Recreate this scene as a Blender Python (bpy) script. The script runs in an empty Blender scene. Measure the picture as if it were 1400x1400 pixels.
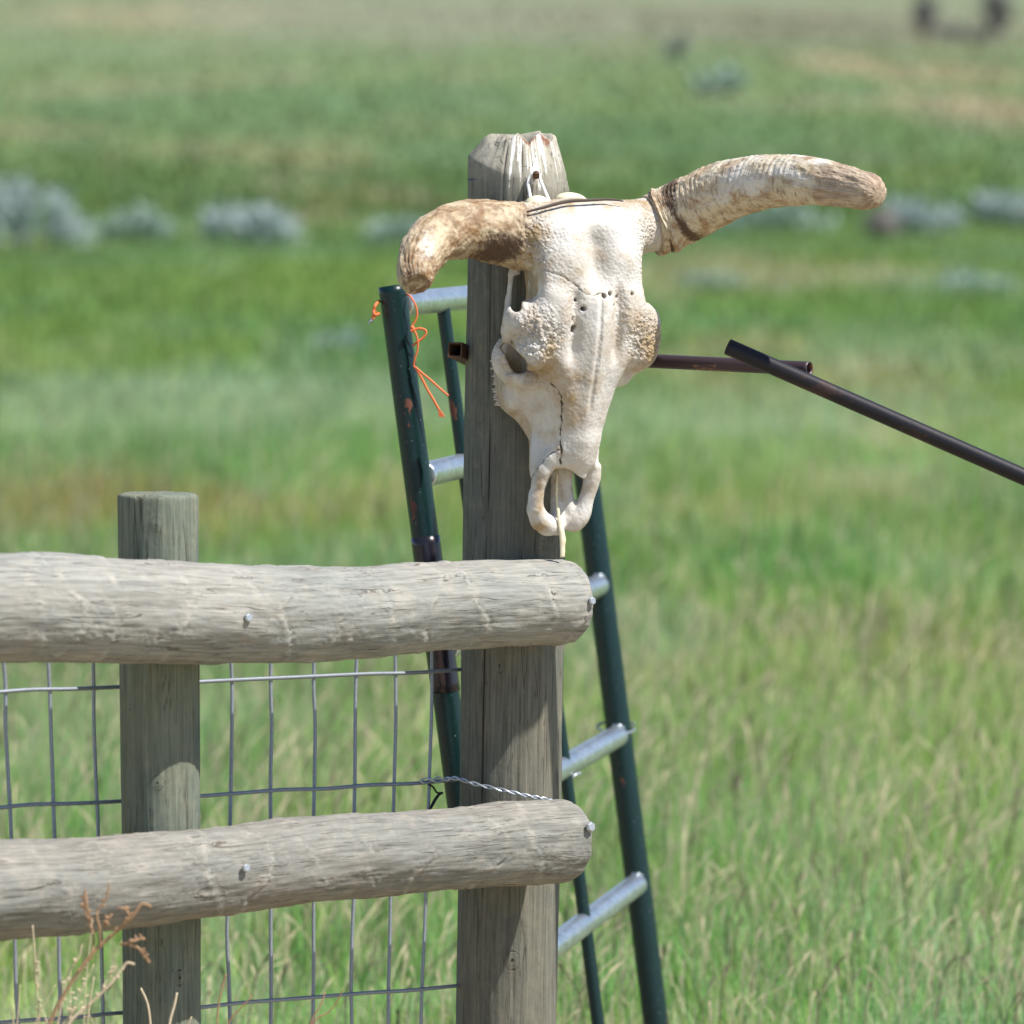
import bpy, math, random
import numpy as np
from mathutils import Vector, Matrix
random.seed(7); rng = np.random.default_rng(11)
sc = bpy.context.scene; COL = sc.collection
# ------------------------------------------------------------------ camera model
F = 7143.0; CZ = 1.6; PITCH = math.atan(450/F); K = 0.00112
cp, sp = math.cos(PITCH), math.sin(PITCH)
FWD = np.array([0, cp, -sp]); UP = np.array([0, sp, cp]); RT = np.array([1., 0, 0]); CAM = np.array([0, 0, CZ])
def P(x, y, D):
    x, y, D = np.asarray(x, float), np.asarray(y, float), np.asarray(D, float)
    return CAM + D[..., None]*(FWD + ((x-700)/F)[..., None]*RT - ((y-700)/F)[..., None]*UP)
def PW(x, y, w): return P(x, y, 8.0 - np.asarray(w, float)*K)
def terrain(X, Y):
    Y = np.asarray(Y, float); X = np.asarray(X, float)
    z = np.interp(Y, [0, 14, 20, 30, 45, 62, 80, 100, 150, 250, 400, 700, 1500], [0, 0, .01, .10, .38, .86, 1.45, 2.25, 5.1, 12.5, 26, 50, 60])
    return z + .012*np.sin(X*1.3+Y*.4)*np.clip(Y/20, 0, 1) + .002*Y*np.sin(X*.11+Y*.05)*np.clip((Y-25)/40, 0, 1)
def ground_hit(x, y):
    d = FWD + (x-700)/F*RT - (y-700)/F*UP
    a, b = 5.0, 1200.0
    ts = np.geomspace(a, b, 4000); pts = CAM + ts[:, None]*d
    below = pts[:, 2] < terrain(pts[:, 0], pts[:, 1])
    i = int(np.argmax(below)); return pts[i] if below[i] else pts[-1]
# ------------------------------------------------------------------ numpy noise
_perm = rng.permutation(256); _perm = np.concatenate([_perm, _perm, _perm])
_g = rng.normal(size=(256, 3)); _g /= np.linalg.norm(_g, axis=1)[:, None]
def noise(p):
    p = np.asarray(p, float); i = np.floor(p).astype(int); f = p - i; i &= 255
    u = f*f*f*(f*(f*6-15)+10); r = 0
    for dx in (0, 1):
        for dy in (0, 1):
            for dz in (0, 1):
                h = _perm[_perm[_perm[(i[..., 0]+dx) & 255] + ((i[..., 1]+dy) & 255)] + ((i[..., 2]+dz) & 255)]
                g = _g[h & 255]
                dot = g[..., 0]*(f[..., 0]-dx) + g[..., 1]*(f[..., 1]-dy) + g[..., 2]*(f[..., 2]-dz)
                wx = u[..., 0] if dx else 1-u[..., 0]; wy = u[..., 1] if dy else 1-u[..., 1]; wz = u[..., 2] if dz else 1-u[..., 2]
                r = r + wx*wy*wz*dot
    return r*1.6
def fbm(p, o=4, g=.5):
    p = np.asarray(p, float); a = 1; s = 0
    for k in range(o): s = s + a*noise(p*2**k + 17.3*k); a *= g
    return s
def sstep(a, b, x): t = np.clip((x-a)/(b-a), 0, 1); return t*t*(3-2*t)
# ------------------------------------------------------------------ object helpers
def tag(o, label=None, cat=None, group=None, kind=None):
    if label: o['label'] = label
    if cat: o['category'] = cat
    if group: o['group'] = group
    if kind: o['kind'] = kind
    return o
def empty(name, loc, label, cat, group=None):
    o = bpy.data.objects.new(name, None); o.empty_display_size = .05; COL.objects.link(o); o.location = tuple(loc)
    return tag(o, label, cat, group)
def world_loc(o):
    v = Vector((0, 0, 0))
    while o: v = v + o.location; o = o.parent
    return v
def mk(name, V, Fc, m, parent=None, loc=None, attrs=None, smooth=True):
    """V world coords. Fc list of (n,k) int arrays or list of tuples"""
    V = np.asarray(V, float)
    if loc is None: loc = (0, 0, 0) if parent is not None else (V[:, 0].mean(), V[:, 1].mean(), V[:, 2].min())
    base = np.array(world_loc(parent)) + np.array(loc) if parent is not None else np.array(loc)
    me = bpy.data.meshes.new(name)
    if not isinstance(Fc, list) or (len(Fc) and not isinstance(Fc[0], np.ndarray)):
        me.from_pydata((V-base).tolist(), [], [tuple(f) for f in Fc])
    else:
        tot = [np.full(len(f), f.shape[1]) for f in Fc if len(f)]; idx = np.concatenate([f.ravel() for f in Fc if len(f)])
        tot = np.concatenate(tot); st = np.concatenate([[0], np.cumsum(tot)[:-1]])
        me.vertices.add(len(V)); me.vertices.foreach_set('co', (V-base).ravel().astype(np.float32))
        me.loops.add(len(idx)); me.loops.foreach_set('vertex_index', idx.astype(np.int32))
        me.polygons.add(len(tot)); me.polygons.foreach_set('loop_start', st.astype(np.int32)); me.polygons.foreach_set('loop_total', tot.astype(np.int32))
        me.update(calc_edges=True)
    me.polygons.foreach_set('use_smooth', np.full(len(me.polygons), smooth))
    for k, a in (attrs or {}).items():
        a = np.asarray(a, np.float32)
        if a.ndim == 1: at = me.attributes.new(k, 'FLOAT', 'POINT'); at.data.foreach_set('value', a)
        else:
            at = me.attributes.new(k, 'FLOAT_VECTOR', 'POINT'); at.data.foreach_set('vector', a.ravel())
    if m: me.materials.append(m)
    o = bpy.data.objects.new(name, me); COL.objects.link(o); o.parent = parent; o.location = tuple(loc)
    return o
def catmull(pts, n):
    pts = np.asarray(pts, float); seg = np.linalg.norm(np.diff(pts[:, :3], axis=0), axis=1)
    t = np.concatenate([[0], np.cumsum(np.sqrt(seg)+1e-6)]); pp = np.vstack([2*pts[0]-pts[1], pts, 2*pts[-1]-pts[-2]])
    tt = np.concatenate([[t[0]-(t[1]-t[0])], t, [t[-1]+(t[-1]-t[-2])]]); out = []
    for q in np.linspace(t[0], t[-1], n):
        i = min(max(np.searchsorted(t, q)-1, 0), len(t)-2)+1
        t0, t1, t2, t3 = tt[i-1:i+3]; a, b, c, d = pp[i-1:i+3]
        A1 = (t1-q)/(t1-t0)*a+(q-t0)/(t1-t0)*b; A2 = (t2-q)/(t2-t1)*b+(q-t1)/(t2-t1)*c; A3 = (t3-q)/(t3-t2)*c+(q-t2)/(t3-t2)*d
        B1 = (t2-q)/(t2-t0)*A1+(q-t0)/(t2-t0)*A2; B2 = (t3-q)/(t3-t1)*A2+(q-t1)/(t3-t1)*A3
        out.append((t2-q)/(t2-t1)*B1+(q-t1)/(t2-t1)*B2)
    return np.array(out)
def sweep(C, R, ns=16, disp=None, cap=True, up=(0, 0, 1), capdepth=0.0, tilt0=None, tilt1=None):
    """tube along C (n,3), radius R(n); disp(s,phi)->radial add. returns V,F,rc(straightened coords), s, phi"""
    C = np.asarray(C, float); n = len(C); R = np.broadcast_to(np.asarray(R, float), (n,))
    T = np.gradient(C, axis=0); T /= np.linalg.norm(T, axis=1)[:, None]
    s = np.concatenate([[0], np.cumsum(np.linalg.norm(np.diff(C, axis=0), axis=1))])
    a = np.array(up, float); a = a - a.dot(T[0])*T[0]
    if np.linalg.norm(a) < 1e-3: a = np.array([1., 0, 0]) - T[0][0]*T[0]
    a /= np.linalg.norm(a); A = [a]
    for i in range(1, n):
        a = A[-1] - A[-1].dot(T[i])*T[i]; A.append(a/np.linalg.norm(a))
    A = np.array(A); B = np.cross(T, A)
    ph = np.linspace(0, 2*math.pi, ns, endpoint=False)
    S_, PH = np.meshgrid(s, ph, indexing='ij'); rr = R[:, None]*np.ones_like(PH)
    if disp is not None: rr = rr + disp(S_, PH, rr)
    sh = np.zeros_like(rr)
    V = C[:, None, :] + rr[..., None]*(np.cos(PH)[..., None]*A[:, None, :] + np.sin(PH)[..., None]*B[:, None, :])
    for tl, idx, far in ((tilt0, range(0, n), 0), (tilt1, range(n-1, -1, -1), 1)): pass
    V = V.reshape(-1, 3); i = np.arange(n-1)[:, None]*ns; j = np.arange(ns)[None, :]; j2 = (j+1) % ns
    Q = np.stack([i+j, i+j2, i+ns+j2, i+ns+j], -1).reshape(-1, 4)
    rc = np.stack([S_, rr*np.cos(PH), rr*np.sin(PH)], -1).reshape(-1, 3); Fs = [Q]
    if cap:
        tris = []
        for e, o_, sg in ((0, 0, -1), (n-1, (n-1)*ns, 1)):
            # two inner rings so that end grain has geometry
            cen = V[o_:o_+ns].mean(0); base = len(V)
            ring2 = cen + (V[o_:o_+ns]-cen)*.9 + T[e]*sg*R[e]*.03
            V = np.vstack([V, ring2, [cen + T[e]*sg*R[e]*.03]])
            rc = np.vstack([rc, np.stack([np.full(ns, s[e]), R[e]*.9*np.cos(ph), R[e]*.9*np.sin(ph)], -1), [[s[e], 0, 0]]])
            k = np.arange(ns); k2 = (k+1) % ns
            q = np.stack([o_+k, o_+k2, base+k2, base+k], -1) if sg > 0 else np.stack([o_+k2, o_+k, base+k, base+k2], -1)
            t = np.stack([base+k, base+k2, np.full(ns, base+ns)], -1) if sg > 0 else np.stack([base+k2, base+k, np.full(ns, base+ns)], -1)
            Fs.append(q); tris.append(t)
        Fs += tris
    return V, Fs, rc, S_, PH
def tube(name, pts, r, m, parent=None, n=None, ns=16, smoothpath=True, **kw):
    pts = np.asarray(pts, float); C = catmull(pts, n or max(2, 8*len(pts))) if smoothpath and len(pts) > 2 else np.array([pts[0]+(pts[-1]-pts[0])*t for t in np.linspace(0, 1, n or 12)])
    V, Fs, rc, _, _ = sweep(C, r if np.isscalar(r) else np.interp(np.linspace(0, 1, len(C)), np.linspace(0, 1, len(r)), r), ns)
    return mk(name, V, Fs, m, parent, attrs={'rc': rc}, **kw)
def join(parts):
    Vs, Fq, n, at = [], [], 0, []
    for V, Fs, rc in parts:
        Vs.append(V); at.append(rc); Fq += [f+n for f in Fs]; n += len(V)
    return np.vstack(Vs), Fq, np.vstack(at)
# ------------------------------------------------------------------ material helpers
class NT:
    def __init__(s, name):
        s.m = bpy.data.materials.new(name); s.m.use_nodes = True; s.t = s.m.node_tree; s.b = s.t.nodes['Principled BSDF']; s.out = s.t.nodes['Material Output']
    def n(s, ty, **kw):
        q = s.t.nodes.new(ty)
        for k, v in kw.items():
            if k.startswith('i_'):
                q.inputs[k[2:].replace('_', ' ')].default_value = v
            else: setattr(q, k, v)
        return q
    def link(s, a, b): s.t.links.new(a, b)
    def val(s, x, inp):
        if isinstance(x, (int, float)): inp.default_value = x
        elif isinstance(x, (tuple, list)): inp.default_value = (*x, 1) if len(x) == 3 and inp.type == 'RGBA' else x
        else: s.link(x, inp)
    def attr(s, name, vec=False): q = s.n('ShaderNodeAttribute', attribute_name=name); return q.outputs['Vector' if vec else 'Fac']
    def math(s, op, a, b=0, c=0):
        q = s.n('ShaderNodeMath', operation=op); s.val(a, q.inputs[0]); s.val(b, q.inputs[1]); s.val(c, q.inputs[2]); return q.outputs[0]
    def mapv(s, vec, scale=(1, 1, 1), loc=(0, 0, 0)):
        q = s.n('ShaderNodeMapping'); s.link(vec, q.inputs[0]); q.inputs['Scale'].default_value = scale; q.inputs['Location'].default_value = loc; return q.outputs[0]
    def noise(s, vec, scale=1, detail=4, rough=.55, dist=0):
        q = s.n('ShaderNodeTexNoise'); s.link(vec, q.inputs['Vector']); q.inputs['Scale'].default_value = scale
        q.inputs['Detail'].default_value = detail; q.inputs['Roughness'].default_value = rough; q.inputs['Distortion'].default_value = dist; return q.outputs['Fac']
    def ramp(s, fac, stops):
        q = s.n('ShaderNodeValToRGB'); s.link(fac, q.inputs[0]); e = q.color_ramp.elements
        while len(e) < len(stops): e.new(.5)
        for i, (p, c) in enumerate(stops): e[i].position = p; e[i].color = (*c, 1) if isinstance(c, tuple) else (c, c, c, 1)
        return q.outputs[0]
    def mix(s, f, a, b, mode='MIX'):
        q = s.n('ShaderNodeMix', data_type='RGBA', blend_type=mode); s.val(f, q.inputs[0]); s.val(a, q.inputs[6]); s.val(b, q.inputs[7]); return q.outputs[2]
    def line(s, fac, w=.012, c=.5):   # thin contour lines of a noise
        return s.ramp(s.math('ABSOLUTE', s.math('SUBTRACT', fac, c)), [(0, 1.), (w, .8), (w*2.2, 0.)])
    def bump(s, h, strength=.5, dist=.002, prev=None):
        q = s.n('ShaderNodeBump'); s.val(h, q.inputs['Height']); q.inputs['Strength'].default_value = strength; q.inputs['Distance'].default_value = dist
        if prev is not None: s.link(prev, q.inputs['Normal'])
        return q.outputs[0]
    def fin(s, col, rough=.8, nrm=None, metal=0, spec=.3):
        s.val(col, s.b.inputs['Base Color']); s.val(rough, s.b.inputs['Roughness']); s.val(metal, s.b.inputs['Metallic']); s.b.inputs['Specular IOR Level'].default_value = spec
        if nrm is not None: s.link(nrm, s.b.inputs['Normal'])
        return s.m

def wood(name, c1, c2, c3, crack=(.055, .04, .03), fine=1.0, post=False, seed=0.):
    """weathered wood: attribute rc = (along, radial cos, radial sin) ; scar = whorl marks on rails, paler top on posts ; crk = big checks ; drop = bird droppings"""
    t = NT(name); rc = t.mapv(t.attr('rc', True), loc=(seed, seed*.3, 0))
    big = t.noise(t.mapv(rc, (3, 9, 9)), 1, 3); grain = t.noise(t.mapv(rc, (9, 260, 260) if post else (14, 210, 210)), 1, 5, .65)
    grain2 = t.noise(t.mapv(rc, (2.2, 95, 95) if post else (7, 90, 90)), 1, 4, .6, .3)
    spot = t.noise(rc, 38, 4, .7)
    col = t.mix(t.ramp(big, [(.35, 0.), (.65, 1.)]), c1, c2)
    col = t.mix(t.math('MULTIPLY', t.ramp(spot, [(.48, 0.), (.7, 1.)]), .6), col, c3)
    col = t.mix(.75, col, t.ramp(grain, [(.28, .45), (.5, .95), (.72, 1.25)]), 'MULTIPLY')
    col = t.mix(.34, col, t.ramp(grain2, [(.3, .55), (.55, 1.0), (.75, 1.2)]), 'MULTIPLY')
    l1 = t.line(t.noise(t.mapv(rc, (5 if post else 6, 120, 120)), 1, 2, .5, .0), .006)
    l1 = t.math('MULTIPLY', l1, t.ramp(t.noise(t.mapv(rc, (7, 40, 40)), 1, 2), [(.47, 0.), (.56, 1.)]))
    l2 = t.line(t.noise(t.mapv(rc, (1.6 if post else 2.2, 60, 60)), 1, 1, .4, .0), .005)
    l2 = t.math('MULTIPLY', l2, t.ramp(t.noise(t.mapv(rc, (3 if post else 9, 30, 30), (3, 1, 2)), 1, 2), [(.5, 0.), (.56, 1.)]))
    lines = t.math('MAXIMUM', t.math('MULTIPLY', l1, .6*fine), t.math('MULTIPLY', l2, .7))
    scar = t.attr('scar'); crk = t.attr('crk'); drop = t.attr('drop')
    col = t.mix(t.math('MULTIPLY', t.math('MULTIPLY', t.math('MAXIMUM', scar, 0), t.ramp(spot, [(.42, .0), (.62, 1.)])), .4), col, (.62, .57, .49))
    if post: col = t.mix(t.math('MULTIPLY', scar, .85), col, t.mix(grain2, (.36, .33, .25), (.60, .55, .45)))
    lines = t.math('MAXIMUM', lines, t.ramp(crk, [(.35, 0.), (.75, 1.)]))
    col = t.mix(lines, col, crack)
    dn = t.ramp(t.math('ADD', t.math('MULTIPLY', t.noise(rc, 120, 3, .7), .6), drop), [(.72, 0.), (.86, 1.)])
    col = t.mix(dn, col, (.8, .78, .74))
    rd = t.attr('red'); col = t.mix(t.ramp(t.math('ADD', t.math('MULTIPLY', t.noise(rc, 90, 3, .7), .7), rd), [(.72, 0.), (.9, 1.)]), col, (.24, .12, .075))
    hgt = t.math('SUBTRACT', t.math('MULTIPLY', grain, .6), t.math('MULTIPLY', lines, 1.0))
    nrm = t.bump(hgt, .55, .0022)
    nrm = t.bump(t.noise(rc, 60, 4, .6), .35, .003, nrm)
    return t.fin(col, .88, nrm, spec=.15)
# ------------------------------------------------------------------ materials
M_rail = wood('weathered pale log', (.335, .32, .282), (.282, .286, .258), (.42, .375, .31), fine=.9, seed=1.)
M_rail2 = wood('weathered brownish log', (.285, .258, .218), (.24, .238, .212), (.38, .335, .28), fine=.9, seed=4.)
M_post = wood('weathered grey post', (.148, .150, .126), (.192, .182, .142), (.25, .222, .16), post=True, seed=2.)
M_post2 = wood('weathered green grey post', (.17, .195, .155), (.215, .225, .16), (.27, .26, .18), post=True, seed=7.)

def bone_mat():
    t = NT('weathered bone'); oc = t.n('ShaderNodeTexCoord').outputs['Object']
    rough = t.attr('rough'); stain = t.attr('stain'); crk = t.attr('crk')
    n1 = t.noise(oc, 18, 4, .6); n2 = t.noise(oc, 110, 5, .7); n3 = t.noise(oc, 300, 3, .6)
    col = t.mix(t.ramp(n1, [(.38, 0.), (.66, 1.)]), (.67, .64, .595), (.57, .52, .455))
    st = t.math('ADD', stain, t.math('MULTIPLY', t.math('SUBTRACT', n2, .5), .9))
    col = t.mix(t.ramp(st, [(.18, 0.), (.80, 1.)]), col, (.40, .285, .16))
    col = t.mix(t.math('MULTIPLY', t.ramp(n2, [(.3, 1.), (.46, 0.)]), .35), col, (.42, .36, .28))
    col = t.mix(t.ramp(crk, [(.3, 0.), (.75, 1.)]), col, (.07, .05, .035))
    vor = t.n('ShaderNodeTexVoronoi'); t.link(oc, vor.inputs['Vector']); vor.inputs['Scale'].default_value = 190
    pit = t.math('MULTIPLY', t.ramp(vor.outputs['Distance'], [(.1, 0.), (.6, 1.)]), rough)
    h = t.math('ADD', t.math('MULTIPLY', n2, t.math('ADD', t.math('MULTIPLY', rough, 1.6), .13)), t.math('MULTIPLY', pit, -1.2))
    h = t.math('ADD', h, t.math('MULTIPLY', n3, .2))
    return t.fin(col, .65, t.bump(h, 1.0, .0026), spec=.25)
M_bone = bone_mat()

def horn_mat(name, c1, c2, lo_, rings):
    """rc.x = metres from base. dark_at: list of (s, width, phi-centre as (cos,sin)) dark bands"""
    t = NT(name); rc = t.attr('rc', True); sx = t.n('ShaderNodeSeparateXYZ'); t.link(rc, sx.inputs[0]); s = sx.outputs[0]
    a = t.noise(t.mapv(rc, (110 if rings else 60, 40, 40)), 1, 6, .7, .6); b = t.noise(t.mapv(rc, (.8, 1.3, 1.3)), 24, 8, .74, .9); c = t.noise(rc, 130, 4, .7)
    col = t.mix(t.ramp(b, [(lo_, 0.), (lo_+.18, 1.)]), c1, c2)
    col = t.mix(t.math('MULTIPLY', t.ramp(a, [(.34, 1.), (.50, 0.)]), .8), col, (.19, .115, .065))
    wh = t.attr('white'); col = t.mix(t.ramp(t.math('ADD', wh, t.math('MULTIPLY', t.math('SUBTRACT', c, .5), 1.3)), [(.3, 0.), (.8, 1.)]), col, (.68, .635, .56))
    dk = t.attr('dark'); col = t.mix(t.ramp(t.math('ADD', dk, t.math('MULTIPLY', t.math('SUBTRACT', c, .5), 1.5)), [(.3, 0.), (.75, 1.)]), col, (.10, .06, .035))
    tp = t.attr('tip'); col = t.mix(t.math('MULTIPLY', tp, .8), col, t.mix(t.ramp(t.noise(t.mapv(rc, (20, 160, 160)), 1, 4, .6), [(.4, 0.), (.6, 1.)]), (.27, .19, .13), (.52, .40, .29)))
    h = t.math('ADD', t.math('MULTIPLY', a, 1.0), t.math('MULTIPLY', c, .6))
    return t.fin(col, .6, t.bump(h, .7, .002), spec=.35)
M_hornL = horn_mat('rough brown horn', (.55, .44, .29), (.24, .135, .06), .42, False); M_hornR = horn_mat('ringed cream horn', (.62, .53, .38), (.32, .18, .085), .45, True)

def green_paint():
    t = NT('chipped dark green paint'); rc = t.attr('rc', True)
    n = t.noise(t.mapv(rc, (9, 26, 26)), 1, 5, .6); n2 = t.noise(rc, 60, 4, .7); n3 = t.noise(t.mapv(rc, (14, 60, 60), (4, 2, 2)), 1, 4, .65)
    rust = t.ramp(t.math('ADD', n, t.math('MULTIPLY', t.math('SUBTRACT', n2, .5), .25)), [(.67, 0.), (.69, 1.)])
    col = t.mix(t.math('MULTIPLY', n3, .7), (.003, .017, .017), (.007, .031, .030))
    col = t.mix(t.ramp(t.noise(rc, 220, 2, .5), [(.70, 0.), (.74, .6)]), col, (.2, .25, .24))
    col = t.mix(rust, col, t.mix(n2, (.11, .04, .028), (.20, .075, .05)))
    r = t.mix(rust, (.33, .33, .33), (.8, .8, .8))
    return t.fin(col, r, t.bump(t.math('ADD', rust, t.math('MULTIPLY', n2, .4)), .35, .0008), spec=.35)
M_green = green_paint()
def galv(name, col=(.60, .64, .68), rough=.34, scale=90, metal=.9):
    t = NT(name); rc = t.attr('rc', True)
    n = t.noise(t.mapv(rc, (.5, 1, 1)), scale, 4, .6); n2 = t.noise(rc, 14, 3, .6)
    c = t.mix(t.ramp(n, [(.35, 0.), (.65, 1.)]), tuple(q*.8 for q in col), tuple(min(1, q*1.1) for q in col))
    c = t.mix(t.ramp(n2, [(.6, 0.), (.75, .5)]), c, (.55, .54, .50))
    r = t.math('ADD', t.math('MULTIPLY', n2, .2), rough-.08)
    return t.fin(c, r, t.bump(n, .12, .0006), metal=metal, spec=.5)
M_galv = galv('galvanised tube'); M_wire = galv('galvanised wire', (.31, .34, .38), .5, 400, .5); M_nail = galv('zinc nail', (.50, .52, .54), .45, 300, .7)
def rusty(name, a, b, c, rough=.5):
    t = NT(name); rc = t.attr('rc', True); n = t.noise(t.mapv(rc, (10, 30, 30)), 1, 5, .65); n2 = t.noise(rc, 90, 4, .7)
    col = t.mix(n, a, b); col = t.mix(t.ramp(t.math('ADD', n, t.math('MULTIPLY', n2, .35)), [(.76, 0.), (.86, 1.)]), col, c)
    return t.fin(col, rough, t.bump(n2, .3, .001), metal=.25, spec=.5)
M_pipe = rusty('dark rusted pipe', (.045, .028, .034), (.085, .055, .062), (.36, .17, .06), .42)
M_pipe2 = rusty('blue black pipe', (.006, .006, .010), (.020, .016, .019), (.06, .03, .022), .5)
M_rust = rusty('brown rusted steel', (.07, .035, .02), (.14, .07, .04), (.30, .16, .08), .7)
M_tape = rusty('black shiny sleeve', (.012, .012, .02), (.035, .03, .04), (.10, .045, .04), .22)
def plain(name, c, rough=.7, sc_=120, spec=.3, var=.25):
    t = NT(name); oc = t.n('ShaderNodeTexCoord').outputs['Object']; n = t.noise(oc, sc_, 4, .65)
    col = t.mix(n, tuple(q*(1-var) for q in c), tuple(min(1, q*(1+var)) for q in c))
    return t.fin(col, rough, t.bump(n, .3, .001), spec=spec)
M_orange = plain('orange baling twine', (.80, .20, .07), .55, 300); M_cord = plain('dark leather cord', (.085, .065, .05), .7, 250)
M_white = plain('white plastic coated wire', (.8, .79, .77), .45, 200); M_condyle = plain('smooth ivory bone', (.80, .72, .50), .5, 60, var=.12)
M_dark = plain('black tie wire', (.02, .02, .022), .5, 200); M_lath = plain('thin yellowed bone', (.74, .66, .46), .6, 150)
M_stem = plain('dry brown weed', (.36, .22, .12), .8, 200, var=.4); M_stemp = plain('dry straw weed', (.62, .50, .34), .8, 200, var=.3)

def leafy(name, rough=.7, trans=.35, spec=.25):
    t = NT(name); c = t.attr('gcol', True); t.t.nodes.remove(t.b)
    d = t.n('ShaderNodeBsdfPrincipled'); t.link(c, d.inputs['Base Color']); d.inputs['Roughness'].default_value = rough; d.inputs['Specular IOR Level'].default_value = spec
    tr = t.n('ShaderNodeBsdfTranslucent'); t.link(c, tr.inputs[0]); mx = t.n('ShaderNodeMixShader'); mx.inputs[0].default_value = trans
    t.link(d.outputs[0], mx.inputs[1]); t.link(tr.outputs[0], mx.inputs[2]); t.link(mx.outputs[0], t.out.inputs[0]); return t.m
M_grass = leafy('meadow grass blades', .6, .55); M_leaf = leafy('sage leaves', .9, .15, .1)
def ground_mat():
    t = NT('meadow ground'); c = t.attr('gcol', True); oc = t.n('ShaderNodeTexCoord').outputs['Object']
    n = t.noise(oc, 1.7, 6, .65); n2 = t.noise(oc, 11, 4, .7)
    col = t.mix(.8, c, t.ramp(n, [(.3, (.62, .68, .62)), (.5, (1., 1., 1.)), (.7, (1.25, 1.18, 1.1))]), 'MULTIPLY')
    col = t.mix(.5, col, t.ramp(n2, [(.3, .6), (.6, 1.15)]), 'MULTIPLY')
    return t.fin(col, .95, t.bump(n2, .6, .05), spec=.05)
M_ground = ground_mat()
# ------------------------------------------------------------------ ground colours (vegetation patches, world space)
GREEN = np.array([.165, .265, .07]); GREEN2 = np.array([.125, .235, .085]); BLUEG = np.array([.25, .345, .225]); TAN = np.array([.42, .35, .22]); BROWN = np.array([.26, .20, .085]); GREY = np.array([.31, .32, .22])
PATCH = []
def patch(x, y, rx, ry, col, a):
    c = ground_hit(x, y); e = ground_hit(x+rx, y); n1 = ground_hit(x, y-ry); n2 = ground_hit(x, y+ry)
    PATCH.append((c[0], c[1], abs(e[0]-c[0]), (n1[1]-n2[1])/2, np.array(col), a))
patch(270, 560, 420, 55, BLUEG, .85); patch(1000, 575, 420, 40, BLUEG, .65); patch(1250, 480, 200, 35, BLUEG, .5)
patch(200, 715, 420, 28, (.24, .22, .09), .75); patch(60, 680, 200, 25, BROWN, .4); patch(560, 690, 200, 15, TAN, .25)
patch(950, 720, 180, 20, TAN, .35); patch(1200, 640, 260, 30, (.17, .30, .11), .6); patch(1180, 800, 260, 50, (.12, .26, .085), .7); patch(480, 640, 230, 35, (.15, .28, .08), .6)
patch(400, 400, 500, 50, (.15, .24, .05), .6); patch(1150, 420, 300, 30, (.14, .24, .055), .7); patch(1300, 390, 130, 16, BLUEG, .5); patch(1020, 390, 120, 16, GREY, .6)
patch(1150, 85, 80, 14, TAN, .95); patch(1290, 100, 140, 16, TAN, .75); patch(1340, 150, 120, 28, TAN, .9); patch(1130, 140, 140, 12, TAN, .45)
patch(260, 20, 260, 22, TAN, .65); patch(180, 120, 200, 14, TAN, .35); patch(60, 180, 160, 16, TAN, .45); patch(330, 205, 200, 18, TAN, .35); patch(430, 225, 120, 16, TAN, .35); patch(1000, 30, 500, 34, (.25, .24, .165), .8); patch(600, 20, 400, 30, GREY, .75)
patch(350, 150, 400, 45, (.15, .25, .115), .6); patch(960, 190, 400, 45, (.125, .22, .095), .7)
patch(1290, 780, 160, 14, (.36, .34, .22), .25); patch(1330, 940, 150, 22, (.30, .27, .15), .6); patch(900, 960, 120, 18, (.30, .27, .15), .4); patch(1100, 880, 300, 20, (.27, .27, .13), .45)
def gcol(X, Y):
    X = np.asarray(X, float); Y = np.asarray(Y, float)
    q = np.stack([X*.35, Y*.14, np.zeros_like(X)], -1)
    n = fbm(q, 4); m = fbm(q*2.7+5, 3); w1 = fbm(q*.6+40, 3)
    c = GREEN + (GREEN2-GREEN)*sstep(-.4, .5, n)[..., None]
    c = c + (BLUEG-c)*(sstep(.05, .75, m)*.55)[..., None]
    c = c + (TAN-c)*(sstep(.3, .9, w1+.4*m)*.45)[..., None]
    c = c + (GREY-c)*(sstep(50, 230, Y)*.65)[..., None]  # greys with distance, haze put into the ground colour
    for px, py, rx, ry, col, a in PATCH:
        d = np.sqrt(((X-px)/rx)**2+((Y-py)/ry)**2) + .45*m
        c = c + (col-c)*(a*(1-sstep(.45, 1.15, d)))[..., None]
    c = c + (np.array([.36, .29, .20])-c)*(.92*(1-sstep(9.1, 9.9, Y+.5*m)))[..., None]  # dry tan ground near the fence, added to cut green bounce light
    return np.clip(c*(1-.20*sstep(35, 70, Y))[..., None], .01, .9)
# ground sheet: rows of growing spacing
Yr = np.concatenate([np.linspace(-30, 5, 12), np.geomspace(5.3, 1500, 330)]); Xu = np.sinh(np.linspace(-3, 3, 181))/np.sinh(3)
YY, XX = np.meshgrid(Yr, Xu, indexing='ij'); XX = XX*(25+np.abs(YY)*1.6)
ZZ = terrain(XX, YY) + .015*fbm(np.stack([XX, YY, XX*0], -1), 2)
gv = np.stack([XX, YY, ZZ], -1).reshape(-1, 3); nr, nc = XX.shape
i = np.arange(nr-1)[:, None]*nc+np.arange(nc-1)[None]; gq = np.stack([i, i+1, i+nc+1, i+nc], -1).reshape(-1, 4)
g = mk('ground', gv, [gq], M_ground, loc=(0, 0, 0), attrs={'gcol': gcol(gv[:, 0], gv[:, 1])}); tag(g, 'sloping green meadow ground rising to a hillside', 'ground', kind='structure')
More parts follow.
